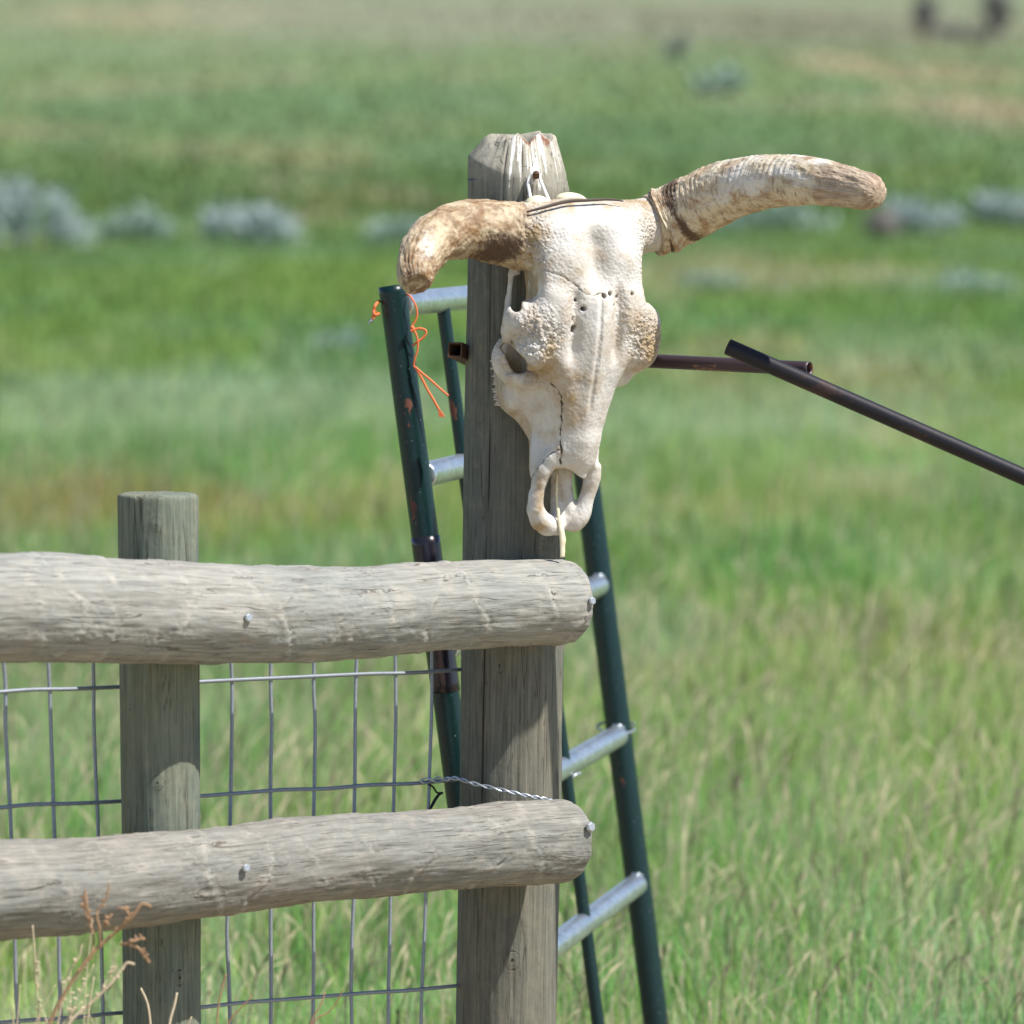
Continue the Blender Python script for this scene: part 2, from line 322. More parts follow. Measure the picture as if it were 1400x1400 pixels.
# ------------------------------------------------------------------ grass
def blades(X, Y, h, wd, col, lean=.24, head=None):
    n = len(X); Z = terrain(X, Y)-.02; a = rng.uniform(0, 2*math.pi, n); la = rng.normal(.4, 2.4, n); L = np.abs(rng.normal(lean, lean*.6, n))*h
    side = np.stack([np.cos(a), np.sin(a), 0*a], -1)*wd[:, None]; ld = np.stack([np.cos(la), np.sin(la), 0*la], -1)*L[:, None]
    b = np.stack([X, Y, Z], -1); m = b + ld*.22; m[:, 2] += h*.5; t2 = b + ld*.6; t2[:, 2] += h*.82; tp = b + ld*1.1; tp[:, 2] += h*.98
    V = np.stack([b-side*.8, b+side*.8, m-side, m+side, t2-side*.6, t2+side*.6, tp], 1).reshape(-1, 3); k = np.arange(n)[:, None]*7
    q = np.concatenate([k+np.array([[0, 1, 3, 2]]), k+np.array([[2, 3, 5, 4]])]); tr = k+np.array([[4, 5, 6]])
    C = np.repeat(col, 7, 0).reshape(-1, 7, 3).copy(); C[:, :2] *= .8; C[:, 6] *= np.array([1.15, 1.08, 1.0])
    return V, q, tr, C.reshape(-1, 3)
def scatter(n, y0, y1, spread=.16, p=1.0):
    u = rng.uniform(0, 1, n); Y = y0*(y1/y0)**(u**p); X = rng.uniform(-1, 1, n)*(Y*spread+1.0); return X, Y
Vs, Qs, Ts, Cs, nb = [], [], [], [], 0
def add(V, q, tr, C):
    global nb
    Vs.append(V); Qs.append(q+nb); Ts.append(tr+nb); Cs.append(C); nb += len(V)
def tint(c, n, straw):
    s = rng.uniform(0, 1, n); f = rng.uniform(.6, 1.45, n)[:, None]
    c = c*f*np.stack([rng.uniform(.85, 1.25, n), np.ones(n), rng.uniform(.75, 1.35, n)], -1)
    m = s < straw; c[m] = np.array([.80, .72, .46])*rng.uniform(.6, 1.1, (m.sum(), 1)); m2 = (s > .985); c[m2] = np.array([.13, .09, .06])
    return np.clip(c, .01, .8)
for (n, y0, y1, h0, h1, w0, straw) in ((26000, 6.2, 9.2, .03, .10, .002, .12), (190000, 9.0, 16, .07, .24, .0019, .25), (135000, 15, 34, .06, .22, .0038, .13), (80000, 32, 75, .06, .18, .009, .03), (40000, 70, 190, .10, .25, .03, .02)):
    X, Y = scatter(n, y0, y1, .21)
    cl = fbm(np.stack([X*1.3, Y*.9, X*0], -1), 3); h = rng.uniform(h0, h1, n)*(1+.5*cl)*np.clip((Y-9.0)/2.5, .28 if y0 > 8.9 else 1, 1)
    mult = {6.2: 1.7, 9.0: 2.0, 15: 1.55, 32: 1.2, 70: 1.05}[y0]; keep = rng.uniform(-1, .55, n) < cl+.35; X, Y, h, cl = X[keep], Y[keep], h[keep], cl[keep]; n = len(X)
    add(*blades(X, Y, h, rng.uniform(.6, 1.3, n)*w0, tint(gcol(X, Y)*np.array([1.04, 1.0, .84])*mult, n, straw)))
# taller straw stalks with seed heads
def stalks(n, y0, y1, h0, h1, wf):
    X, Y = scatter(n, y0, y1, .15); h = rng.uniform(h0, h1, n)*np.clip((Y-9.0)/2.5, .5, 1); Z = terrain(X, Y)
    la = rng.normal(.3, 1.2, n); L = np.abs(rng.normal(.3, .22, n))*h
    ld = np.stack([np.cos(la), np.sin(la), 0*la], -1)*L[:, None]; sd = np.stack([np.ones(n), 0*h, 0*h], -1)*wf
    b = np.stack([X, Y, Z], -1); m = b+ld*.3; m[:, 2] += h*.6; t0 = b+ld*.7; t0[:, 2] += h*.82; t1 = b+ld*.95; t1[:, 2] += h*.92; t2 = b+ld*1.25; t2[:, 2] += h*1.0
    V = np.stack([b-sd, b+sd, m-sd, m+sd, t0-sd, t0+sd, t1-sd*2.6, t1+sd*2.6, t2], 1).reshape(-1, 3); k = np.arange(n)[:, None]*9
    q = np.concatenate([k+np.array([[0, 1, 3, 2]]), k+np.array([[2, 3, 5, 4]]), k+np.array([[4, 5, 7, 6]])]); tr = k+np.array([[6, 7, 8]])
    c = np.where(rng.uniform(size=(n, 1)) < .18, np.array([.17, .12, .09]), np.array([.70, .58, .38]))*rng.uniform(.7, 1.2, (n, 1))
    return V, q, tr, np.repeat(c, 9, 0)
add(*stalks(5200, 9.6, 17, .14, .34, .0012)); add(*stalks(1200, 16, 30, .15, .34, .0018)); add(*stalks(50, 7.0, 9.2, .2, .36, .0012))
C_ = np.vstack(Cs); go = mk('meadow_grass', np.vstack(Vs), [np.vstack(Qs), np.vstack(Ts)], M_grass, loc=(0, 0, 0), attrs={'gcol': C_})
tag(go, 'tall green and straw coloured meadow grass covering the field', 'grass', kind='stuff')
# ------------------------------------------------------------------ wood things
PHI = math.radians(43); dF = np.array([math.cos(PHI), math.sin(PHI)]); nF = np.array([math.sin(PHI), -math.cos(PHI)])
def cyl_at(x, y, D): p = P(x, y, D); return p
def line_D(x, X0, D0):      # depth of the fence-parallel line through (X0,D0) at image column x
    s = (x-700)/F; t = (X0-s*D0)/(dF[0]-s*dF[1]); return D0-dF[1]*t
MP = (.0006, 8.078); RP = .0785
RX, RD = MP[0]+nF[0]*.118, MP[1]+nF[1]*.118
def make_rail(name, cx, cy, r, m, label, seed, scars, cracks):
    cx = np.array(cx, float); D = np.array([line_D(a, RX, RD) for a in cx]); pts = P(cx, np.array(cy, float), D); rad = np.array(r)*D/F
    arr = catmull(np.column_stack([pts, rad]), 620); C, R = arr[:, :3], arr[:, 3]
    s_of = lambda x: float(np.interp(x, *(lambda xs: (xs, np.linspace(0, 1, len(xs))))(np.sort(700+F*C[:, 0]/((C-CAM)@FWD)))))
    T = C[-1]-C[0]; T /= np.linalg.norm(T); upv = np.array([0, 0, 1.]); L = np.linalg.norm(np.diff(C, axis=0), axis=1).sum()
    sx = np.concatenate([[0], np.cumsum(np.linalg.norm(np.diff(C, axis=0), axis=1))]); ximg = 700+F*C[:, 0]/((C-CAM)@FWD)
    sc_s = [(float(np.interp(a, ximg, sx)), b, c_) for a, b, c_ in scars]
    store = {}
    def disp(S, PH, rr):
        q = np.stack([S*7, rr*np.cos(PH)*22, rr*np.sin(PH)*22+seed], -1); d = .0030*fbm(q, 3)
        q2 = np.stack([S*20, rr*np.cos(PH)*170, rr*np.sin(PH)*170+seed], -1); d += .0007*fbm(q2, 3)
        scar = np.zeros_like(S); crk = np.zeros_like(S); rough = np.zeros_like(S)
        for s0, amp, wob in sc_s:
            sh = s0 + wob*np.sin(PH*2+s0*40) + .008*noise(np.stack([PH*3, S*0+s0*9, S*0], -1))+ wob*.8*noise(np.stack([np.cos(PH)*1.3, np.sin(PH)*1.3, S*0+s0*31], -1))
            e = (S-sh)/.006; pat = np.clip(.55+noise(np.stack([np.cos(PH)*2.4, np.sin(PH)*2.4, S*0+s0*77], -1))*1.5, 0, 1)
            scar += amp*np.exp(-e*e)*pat; crk += .95*np.exp(-((S-sh-.007)/.0022)**2)*pat*np.clip(noise(np.stack([PH*14, S*90, S*0+seed], -1))*2.4, 0, 1)*amp
            d += .0020*amp*np.exp(-((S-sh)/.010)**2)*pat - .0018*amp*np.exp(-((S-sh-.009)/.005)**2)*pat
            zone = np.exp(-((S-sh)/.03)**2)*pat; rough += zone
        d += .0011*np.clip(rough, 0, 1)*fbm(np.stack([S*130, rr*np.cos(PH)*150, rr*np.sin(PH)*150], -1), 3)
        for s0, s1, p0, wv in cracks:   # long checks along the grain
            a0, a1 = np.interp([s0, s1], ximg, sx); tt = np.clip((S-a0)/(a1-a0), 0, 1); env = np.where((S > a0) & (S < a1), np.sin(math.pi*tt)**.5, 0)
            pc = p0 + wv*noise(np.stack([S*22, S*0+p0*9, S*0], -1)) + .02*noise(np.stack([S*120, S*0+p0, S*0], -1))
            dd = (PH-pc)*rr/.0011; v = env*np.exp(-dd*dd); crk += v*1.1; d -= .0018*v
        endd = L-S; d -= .004*np.exp(-endd/.003)*(.6+.4*noise(np.stack([np.cos(PH)*2, np.sin(PH)*2, S*0+seed], -1)))
        store['scar'] = np.clip(scar, 0, 1).ravel(); store['crk'] = np.clip(crk, 0, 1).ravel(); return d
    V, Fs, rc, S, PH = sweep(C, R, 190, disp); pad = len(V)-S.size
    at = {k: np.concatenate([v, np.zeros(pad)]) for k, v in store.items()}
    root = empty(name, (V[:, 0].mean(), V[:, 1].mean(), V[:, 2].min()), label, 'fence rail')
    mk('log', V, Fs, m, root, attrs={'rc': rc, 'drop': np.zeros(len(V)), 'red': np.zeros(len(V)), **at})
    return root, ximg, C, R
def nail(root, x, y, D, big=1.0, dirn=None):
    p = P(x, y, D); nd = np.array([nF[0], nF[1], .15]); nd /= np.linalg.norm(nd); parts = []
    V, Fs, rc, _, _ = sweep([p-nd*.02, p+nd*.004*big], .0032*big, 10); parts.append((V, Fs, rc))
    V, Fs, rc, _, _ = sweep([p+nd*.004*big, p+nd*.0065*big, p+nd*.0085*big], [.0065*big, .007*big, .0055*big], 6); parts.append((V, Fs, rc))
    V, Fs, rc = join(parts); return mk('nail', V, Fs, M_nail, root, attrs={'rc': rc}, smooth=False)
sc1 = [(18, .5, .01), (52, .7, .02), (118, .9, .014), (165, .5, .01), (212, .75, .01), (305, .8, .012), (362, .8, .02), (420, .4, .01), (455, .6, .016), (492, .6, .014), (560, .8, .018), (612, 1.0, .016), (715, 1.0, .012), (762, .9, .016)]
rail1, xi1, C1, R1 = make_rail('top_log_rail', (-420, -200, 0, 100, 200, 300, 400, 500, 600, 700, 772), (835, 831, 830, 832, 837, 839.5, 840, 836, 829, 825, 823), (80, 77, 75, 73.5, 71, 69, 66, 62.5, 60, 59, 58), M_rail,
    'pale grey green upper log rail of the fence, slightly bowed, across both posts', 3., sc1, [(425, 490, 4.15, .05), (490, 600, 4.25, .06), (235, 310, 4.95, .04), (330, 430, 4.05, .05), (560, 625, 4.2, .05), (640, 760, 4.45, .06), (0, 110, 5.0, .05), (700, 780, 4.7, .05), (560, 640, 5.1, .03), (430, 470, 4.9, .04)])
sc2 = [(40, .4, .02), (105, .5, .02), (205, .6, .02), (262, .6, .02), (318, .9, .02), (392, .5, .02), (478, .6, .02), (545, .7, .02), (640, .8, .02), (700, .5, .02), (745, .5, .01)]
rail2, xi2, C2, R2 = make_rail('lower_log_rail', (-420, -200, 0, 100, 190, 270, 350, 430, 520, 622, 700, 772), (1252, 1232, 1217, 1212, 1203, 1195, 1185, 1175, 1168, 1160, 1153, 1150), (74, 71, 68, 66, 63.5, 61, 60, 59, 57.5, 56, 56.5, 57.5), M_rail2,
    'brownish grey lower log rail of the fence beneath the bowed one', 9., sc2, [(90, 155, 4.6, .06), (235, 290, 4.95, .04), (380, 450, 4.75, .05), (495, 550, 4.6, .05), (330, 430, 4.2, .05), (545, 650, 4.85, .06), (620, 780, 4.5, .06), (0, 40, 4.8, .05), (210, 330, 4.25, .05), (690, 790, 4.95, .04)])
def front_D(xi, C, R, x, y):   # depth of the log surface under an image point
    i = int(np.argmin(np.abs(xi-(x-38*(R.mean()/.066))))); c = C[i]; D = float((c-CAM)@FWD); yc = 700-F*float((c-CAM)@UP)/D
    dy = (y-yc)*D/F; h = math.sqrt(max(R[i]**2-dy**2, 1e-6)); return float(line_D(x, c[0]+nF[0]*h, D+nF[1]*h))
for rt, xi, C, R, xy, bg in ((rail1, xi1, C1, R1, (336, 845), 1.0), (rail1, xi1, C1, R1, (806, 822), 1.0), (rail2, xi2, C2, R2, (333, 1187), 1.0), (rail2, xi2, C2, R2, (803, 1131), 1.25)):
    nail(rt, xy[0], xy[1], front_D(xi, C, R, *xy)+.001, bg)

def make_post(name, X, Y, R, ztop, tiltx, m, label, chamfer, seed, cracks, drops, knots=()):
    zs = np.concatenate([np.linspace(-.3, .2, 20), np.linspace(.205, ztop, 520)])
    C = np.stack([X+tiltx*(zs-1.0), np.full_like(zs, Y), zs], -1); st = {}
    def disp(S, PH, rr):
        z = zs[:, None]+0*PH
        d = .0022*fbm(np.stack([z*2.2, np.cos(PH)*1.6, np.sin(PH)*1.6+seed], -1), 3) + .0006*fbm(np.stack([z*6, np.cos(PH)*16, np.sin(PH)*16+seed], -1), 3)
        top = ztop-z
        if chamfer:
            ang = .8+.45*np.cos(PH-chamfer[0]); lim = chamfer[1]*ang
            fac = 1 - .30*np.clip(1-top/lim, 0, 1)**1.1*(1+.10*np.round(np.sin(PH*5+1)))
            d = d + rr*(fac-1)
        d -= .0022*np.exp(-top/.002)
        crk = np.zeros_like(S)
        for a, z0, z1, wv, dep in cracks:
            pc = a + wv*fbm(np.stack([z*3, z*0+a*7, z*0], -1), 2); env = sstep(z0-.02, z0+.03, z)*(1-sstep(z1-.03, z1+.02, z))
            dd = (np.angle(np.exp(1j*(PH-pc))))*rr/.0013; v = env*np.exp(-dd*dd); crk += v*dep; d -= .0035*v*dep
        for a, zk, rk in knots:
            dd = np.hypot(np.angle(np.exp(1j*(PH-a)))*rr, (z-zk)*.8)/rk; crk += .55*np.exp(-((dd-1)/.16)**2)+.35*np.exp(-((dd-.55)/.12)**2)+.9*np.exp(-(dd/.25)**2); d += .0016*np.exp(-(dd/1.1)**2)
        drop = np.zeros_like(S); red = np.zeros_like(S)
        if drops:
            nn = noise(np.stack([np.cos(PH)*5, np.sin(PH)*5, z*5], -1))*.6+noise(np.stack([np.cos(PH)*17, np.sin(PH)*17, z*9], -1)); ln = .03+.08*np.clip(nn+.3, 0, 1)
            side = np.clip(.45+.75*np.cos(PH-drops), 0, 1); drop = np.clip(nn*1.2+.27, 0, .62)*side*(1-sstep(.5, 1.3, top/ln)); red = .42*np.exp(-top/.012)*side+ .3*np.exp(-top/.04)*np.clip(noise(np.stack([np.cos(PH)*6+9, np.sin(PH)*6, z*20], -1))*2, 0, 1)*side
        st['scar'] = (np.exp(-(top/.07)**2)*np.clip(.6+.5*np.cos(PH-drops), 0, 1)*1.0 if drops else 0*S).ravel(); st['crk'] = np.clip(crk, 0, 1).ravel(); st['drop'] = drop.ravel(); st['red'] = red.ravel(); return d
    V, Fs, rc, S, PH = sweep(C, R, 170, disp, up=(1, 0, 0)); pad = len(V)-S.size
    rag = (.0085 if chamfer else .0008)*fbm(np.stack([V[:, 0]*60, V[:, 1]*60, V[:, 2]*0+seed], -1), 3)*np.exp(-(ztop-V[:, 2])/.01)
    V[:, 2] += rag*(V[:, 2] > ztop-.05) + (tiltx*3)*(V[:, 0]-X)*(V[:, 2] > ztop-.06)
    at = {k: np.concatenate([v, np.full(pad, v[-170:].mean())]) for k, v in st.items()}
    # knots
    o = mk(name, V, Fs, m, loc=(X, Y, 0), attrs={'rc': rc, **at}); tag(o, label, 'fence post'); return o
ztop = float(P(705, 191, 8.05)[2])
# phi: 0 = +x (right), -90deg = toward camera
front = -math.pi/2
Yp = float(P(697, 700, 8.078)[1])
make_post('gate_post', float(P(701.5, 800, 8.078)[0]), Yp, RP, ztop, .0165, M_post, 'tall weathered grey post that carries the horned skull', (math.radians(-20), .062), 1.,
    [(front-.56, -.3, ztop-.08, .05, 1.0), (front+.12, .2, 1.0, .10, .35), (front+.62, .3, 1.3, .1, .3), (front-.25, .3, .95, .08, .3), (front+1.22, .3, ztop-.1, .04, .8), (front-.3, ztop-.2, ztop, .05, .9), (front+.1, ztop-.15, ztop, .06, .8), (front+.5, ztop-.2, ztop, .05, .8), (front-.95, .5, 1.4, .08, .3)], math.radians(-58), [(front+.10, .405, .012), (front+.62, 1.045, .006), (front-.25, .86, .009), (front+.55, 1.12, .008), (front-.75, 1.24, .006), (front+.3, .62, .007)])
LD = 7.576; pz = P(216, 676, LD)
make_post('line_post', float(P(216, 900, LD)[0]), float(pz[1]), .0572, float(pz[2]), -.004, M_post2, 'shorter flat topped grey post left of the skull, behind both rails', None, 5.,
    [(front+.5, .2, 1.15, .08, .5), (front-1.0, .2, 1.15, .05, .6), (front+.2, .2, .9, .1, .3)], None, [(front+.02, 1.108, .009), (front+.0, .735, .009), (front-.75, .84, .007), (front+.55, .45, .009)])
# ------------------------------------------------------------------ wire mesh panel
MX, MD = MP[0]-nF[0]*.075, MP[1]-nF[1]*.075
mD = lambda x: float(line_D(x, MX, MD))
mesh_root = empty('wire_mesh_panel', P(300, 1640, mD(300)), 'galvanised wire mesh panel of upright rectangles strung behind the fence posts', 'wire mesh')
def wire(name, px, r, m, parent, dz=0, n=None, ns=8):
    pts = np.array([P(a, b, mD(a)+dz+(c[0] if c else 0)) for a, b, *c in px]); return tube(name, pts, r, m, parent, n=n or 10*len(px), ns=ns)
vert = [(-240, 930, -222, 1300), (-178, 930, -160, 1300), (-117, 930, -100, 1300), (-56, 930, -38, 1300), (6, 930, 21, 1300), (67, 930, 80, 1300), (127, 930, 139, 1300), (186, 930, 196, 1300), (250, 930, 254, 1300), (314, 930, 314, 1300), (371, 930, 371, 1300), (430, 930, 429, 1300), (487.5, 930, 482, 1300), (541, 930, 533, 1300), (590, 930, 579, 1300)]
for k, (x0, y0, x1, y1) in enumerate(vert):
    f = lambda y: x0+(x1-x0)*(y-930)/370 + random.uniform(-1.3, 1.3)
    bow = 2.5 if k == 9 else 0
    pts = [(f(y)+bow*math.sin((y-850)/90), y) for y in (845, 890, 935, 990, 1060, 1130, 1210, 1280, 1350, 1430, 1520, 1600)]
    wire('wire', pts, .0029, M_wire, mesh_root, n=70)
for ya, yb in ((917, 945), (1067, 1104), (1210, 1248), (1349, 1398), (1480, 1535)):
    g_ = lambda x: ya+(yb-ya)*((620-x)/620)**1.05 if x < 620 else ya
    pts = [(x, ya+(yb-ya)*(620-x)/620+random.uniform(-1.6, 1.6)) for x in range(-250, 600, 58)] + [(622, ya-1), (634, ya-2)]
    wire('wire', pts, .0030, M_wire, mesh_root, dz=-.0045, n=150)
# little black tie and twisted wire round the post
t_ = empty('black_wire_tie', P(590, 1105, mD(590)), 'small black wire tie looped on the mesh left of the tall post', 'wire tie')
wire('loop', [(586, 1072), (592, 1076), (598, 1084), (605, 1084), (598, 1088), (592, 1097), (588, 1106)], .0016, M_dark, t_, dz=-.012, n=50)
wire('loop', [(604, 1083), (597, 1092), (590, 1104), (586, 1108)], .0013, M_dark, t_, dz=-.014, n=30)
base = np.array([P(575, 1068, mD(575)-.012), P(605, 1066, mD(605)-.03), P(622, 1064, 8.035), P(650, 1072, 8.006), P(690, 1081, 7.992), P(720, 1088, 7.998), P(742, 1092, 8.010), P(757, 1096, 8.03), P(766, 1100, 8.06)])
pth = catmull(base, 240); tt = np.linspace(0, 1, 240); parts = []
for off in (0, math.pi):
    a = tt*46+off; amp = .0021*np.where(tt > .12, 1, 1.8)
    q = pth + np.stack([np.zeros(240), np.cos(a)*amp, np.sin(a)*amp], -1); V, Fs, rc, _, _ = sweep(q, .0015, 8); parts.append((V, Fs, rc))
V, Fs, rc = join(parts); M_tw = galv('bright twisted wire', (.55, .58, .62), .35, 300, .7)
o = mk('twisted_wire', V, Fs, M_tw, attrs={'rc': rc}); tag(o, 'twisted silver wire drawn across the tall post just above the lower rail', 'wire')
# ------------------------------------------------------------------ tube gate
DL, DR = 8.26, 9.49
gate = empty('tube_gate', P(640, 1590, DL), 'leaning green and silver tube gate behind the tall post', 'gate')
xL = lambda y: 536+.1325*(y-392); xR = lambda y: 812+.127*(y-732)
def gtube(name, a, b, r, m, n=60, ns=28, hollow=False, bend=None):
    C = np.array([a+(b-a)*t for t in np.linspace(0, 1, n)]); V, Fs, rc, _, _ = sweep(C, r, ns, cap=not hollow)
    if hollow:
        V2, F2, rc2, _, _ = sweep(C[:14], r*.86, ns, cap=False); nn = len(V); k = np.arange(ns); k2 = (k+1) % ns
        V = np.vstack([V, V2]); rc = np.vstack([rc, rc2]); Fs = Fs + [F2[0][:, ::-1]+nn, np.stack([k2, k, k+nn, k2+nn], -1)]
    return mk(name, V, Fs, m, gate, attrs={'rc': rc})
gl0, gl1 = P(xL(391), 391, DL), P(xL(1600), 1600, DL); gr0, gr1 = P(xR(372), 372, DR), P(xR(1430), 1430, DR)
gtube('end_tube', gl0, gl1, .0217, M_green, 120, hollow=True); gtube('end_tube', gr0, gr1, .0232, M_green, 120, hollow=True)
for k, yl in enumerate((416, 650, 885, 1122, 1356, 1640)):
    yr = 250+.868*(yl-250); a = P(xL(yl)+8, yl, DL+.02); b = P(xR(yr)-3, yr, DR-.022)
    gtube('cross_tube', a, b, .0202, M_galv, 60)
    # weld bead at the far end
    V, Fs, rc, _, _ = sweep(catmull(np.array([b+np.array([-.008, -.002, .0205]), b+np.array([.003, -.008, .0215]), b+np.array([.012, -.004, .017])]), 14), .0022, 8); mk('weld', V, Fs, M_galv, gate, attrs={'rc': rc})
for fr, y1_ in ((.215, 1590), (.575, 1590)):
    def bp(yl): 
        yr = 250+.868*(yl-250); A = P(xL(yl), yl, DL); B = P(xR(yr), yr, DR); f = fr*1.0; return A+(B-A)*f
    a = bp(416)+np.array([.012, .022, 0]); b = bp(1570)+np.array([.012, .022, 0]); gtube('brace', a, b, .0112, M_green, 80, 20)
gtube('sleeve', P(xL(734), 734, DL), P(xL(946), 946, DL), .0232, M_tape, 20)
# wire loop on far upright
cc = P(842, 992, DR); ang = np.linspace(.3, 2*math.pi+1.2, 40); lp = np.stack([cc[0]+.033*np.cos(ang)+.004*np.sin(ang*2), cc[1]+.033*np.sin(ang), cc[2]+.006*np.sin(ang)-.008*(ang/6)], -1)
lp = np.vstack([lp, lp[-1]+[[.012, -.01, -.02], [.014, -.012, -.045]]]); V, Fs, rc, _, _ = sweep(catmull(lp, 110), .0022, 8); o = mk('wire_loop', V, Fs, M_wire, attrs={'rc': rc}); tag(o, 'loop of grey wire round the far upright of the gate', 'wire')
o = tube('wire_scrap', [P(770, 1068, 9.0), P(778, 1066, 9.0), P(786, 1060, 9.0), P(793, 1057, 9.02)], .0028, M_nail, n=16, ns=8); tag(o, 'bright little twist of wire hanging under a silver gate tube', 'wire')
# orange twine on gate top
tw = empty('orange_twine', P(560, 450, DL), 'orange baling twine knotted round the top of the near gate upright', 'twine')
def twn(pts, r=.0016): tube('strand', np.array([P(a, b, d) for a, b, d in pts]), r, M_orange, tw, n=12*len(pts), ns=8)
f0 = DL-.024
twn([(518, 412, f0+.02), (513, 418, f0), (511, 424, f0), (512, 430, f0-.002), (518, 429, f0+.01)], .0024); twn([(514, 425, f0), (511, 431, f0), (510, 436, f0)], .0028)
twn([(518, 412, f0+.03), (535, 402, DL+.03), (556, 402, f0+.02), (563, 408, f0), (569, 420, f0), (570, 433, f0), (566, 442, f0), (563, 447, f0)])
twn([(562, 447, f0), (566, 450, f0), (575, 449, f0), (582, 452, f0), (582, 457, f0), (577, 463, f0), (570, 468, f0), (564, 473, f0)], .0018)
twn([(563, 448, f0-.004), (568, 455, f0-.004), (571, 465, f0-.004), (571, 478, f0-.003), (567, 491, f0-.002), (566, 500, f0), (570, 506, f0)])
twn([(562, 446, f0-.006), (565, 450, f0-.006), (562, 453, f0-.006)], .003)
twn([(568, 502, f0-.003), (577, 510, f0-.003), (588, 519, f0-.003), (600, 530, f0-.003), (613, 541, f0-.003)], .0017); twn([(569, 504, f0-.002), (576, 516, f0-.003), (584, 532, f0-.003), (594, 549, f0-.003), (600, 560, f0-.003)], .0020)
for q in range(5): twn([(600, 559, f0-.003), (600+q*1.2, 565, f0-.003), (601+q*1.6, 570, f0-.003)], .0009)
o = tube('metal_tag', [P(510, 435, f0), P(507, 439, f0), P(504, 443, f0)], [.0012, .003, .0008], M_nail, tw, n=8, ns=8)
# ------------------------------------------------------------------ pipes, square tube
def hollowpipe(name, a, b, r, m, label, cat):
    C = np.array([a+(b-a)*t for t in np.linspace(0, 1, 90)]); V, Fs, rc, _, _ = sweep(C, r, 26, cap=False); V2, F2, rc2, _, _ = sweep(C, r*.8, 26, cap=False); nn = len(V); k = np.arange(26); k2 = (k+1) % 26; e = 89*26
    Fs = [Fs[0], F2[0][:, ::-1]+nn, np.stack([k2, k, k+nn, k2+nn], -1), np.stack([k, k2, k2+nn, k+nn], -1)+e]
    o = mk(name, np.vstack([V, V2]), Fs, m, attrs={'rc': np.vstack([rc, rc2])}); tag(o, label, cat); return o
hollowpipe('steel_pipe', P(735, 486, 8.17), P(1107, 504, 7.90), .0108, M_pipe, 'short rusty steel pipe sticking out level from behind the skull', 'pipe')
a, b = P(995, 474, 7.885), P(1400, 652, 7.80); hollowpipe('steel_pipe', a, a+(b-a)*1.9, .0126, M_pipe2, 'long dark steel pipe slanting down to the right, its end lying over another pipe', 'pipe')
def square_tube():
    a = P(622, 478, 8.02); ax = P(668, 500, 8.18)-a; ax /= np.linalg.norm(ax); u = np.array([0, 0, 1.])-ax*ax[2]; u /= np.linalg.norm(u); v = np.cross(ax, u); L = .17; V = []
    for t in (0, L):
        for s_ in (.0118, .0088):
            for su, sv in ((-1, -1), (1, -1), (1, 1), (-1, 1)): V.append(a+ax*t+(u*su+v*sv)*s_)
    V = np.array(V); Fc = []
    for k in range(4):
        k2 = (k+1) % 4; Fc += [(k, k2, 8+k2, 8+k), (4+k2, 4+k, 12+k, 12+k2), (k2, k, 4+k, 4+k2), (8+k, 8+k2, 12+k2, 12+k)]
    o = mk('square_tube', V, Fc, M_rust, attrs={'rc': V-a}, smooth=False)
    md = o.modifiers.new('b', 'BEVEL'); md.width = .0012; md.segments = 2; tag(o, 'short rusty square steel tube poking out from the left side of the tall post', 'bracket')
square_tube()
# ------------------------------------------------------------------ SKULL (implicit surface)
TH = math.radians(28); cT, sT = math.cos(TH), math.sin(TH)
USC = .92
def L2I(u, v, n): u = u*USC; return 752+u*cT+n*sT, v, n*cT-u*sT
st_ = 1.7
us = np.arange(-175, 176, st_, dtype=np.float32); vs = np.arange(252, 745, st_, dtype=np.float32); ns_ = np.arange(-30, 172, st_, dtype=np.float32)
U = us[:, None, None]; Vv = vs[None, :, None]; N = ns_[None, None, :]
def smin(a, b, k): h = np.clip(.5+.5*(b-a)/k, 0, 1); return b+(a-b)*h-k*h*(1-h)
def smax(a, b, k): return -smin(-a, -b, k)
def ell(c, r, sym=False):
    uu = (np.abs(U) if sym else U)-c[0]; q = np.sqrt((uu/r[0])**2+((Vv-c[1])/r[1])**2+((N-c[2])/r[2])**2); return (q-1)*min(r)
def cap(a, b, ra, rb, sym=False):
    uu = (np.abs(U) if sym else U); ba = [b[i]-a[i] for i in range(3)]; l2 = sum(x*x for x in ba)
    h = np.clip(((uu-a[0])*ba[0]+(Vv-a[1])*ba[1]+(N-a[2])*ba[2])/l2, 0, 1)
    return np.sqrt((uu-a[0]-ba[0]*h)**2+(Vv-a[1]-ba[1]*h)**2+(N-a[2]-ba[2]*h)**2)-(ra+(rb-ra)*h)
def itp(xs, ys): return np.interp(vs, xs, ys).astype(np.float32)[None, :, None]
def smo(xs, ys):
    a = np.interp(vs, xs, ys); k = np.hanning(17); k /= k.sum(); return np.convolve(np.pad(a, 8, 'edge'), k, 'valid').astype(np.float32)[None, :, None]
kv = [270, 285, 310, 340, 370, 400, 425, 450, 475, 500, 530, 560, 585, 610, 640, 668]
Wf = smo(kv, [76, 90, 98, 93, 90, 92, 96, 100, 88, 66, 51, 44, 40, 38, 35, 28]); Wb = smo(kv, [70, 80, 80, 62, 46, 42, 48, 78, 92, 95, 91, 82, 66, 52, 44, 38])
Nf = smo(kv, [100, 118, 132, 138, 141, 143, 143, 140, 135, 128, 118, 109, 101, 94, 84, 72]); Bk = smo(kv, [25, 12, 5, 0, 0, 0, 4, 6, 6, 4, 4, 6, 14, 22, 30, 34])
bumpv = lambda a, b, w: (sstep(a-w, a+w, vs)*(1-sstep(b-w, b+w, vs))).astype(np.float32)[None, :, None]
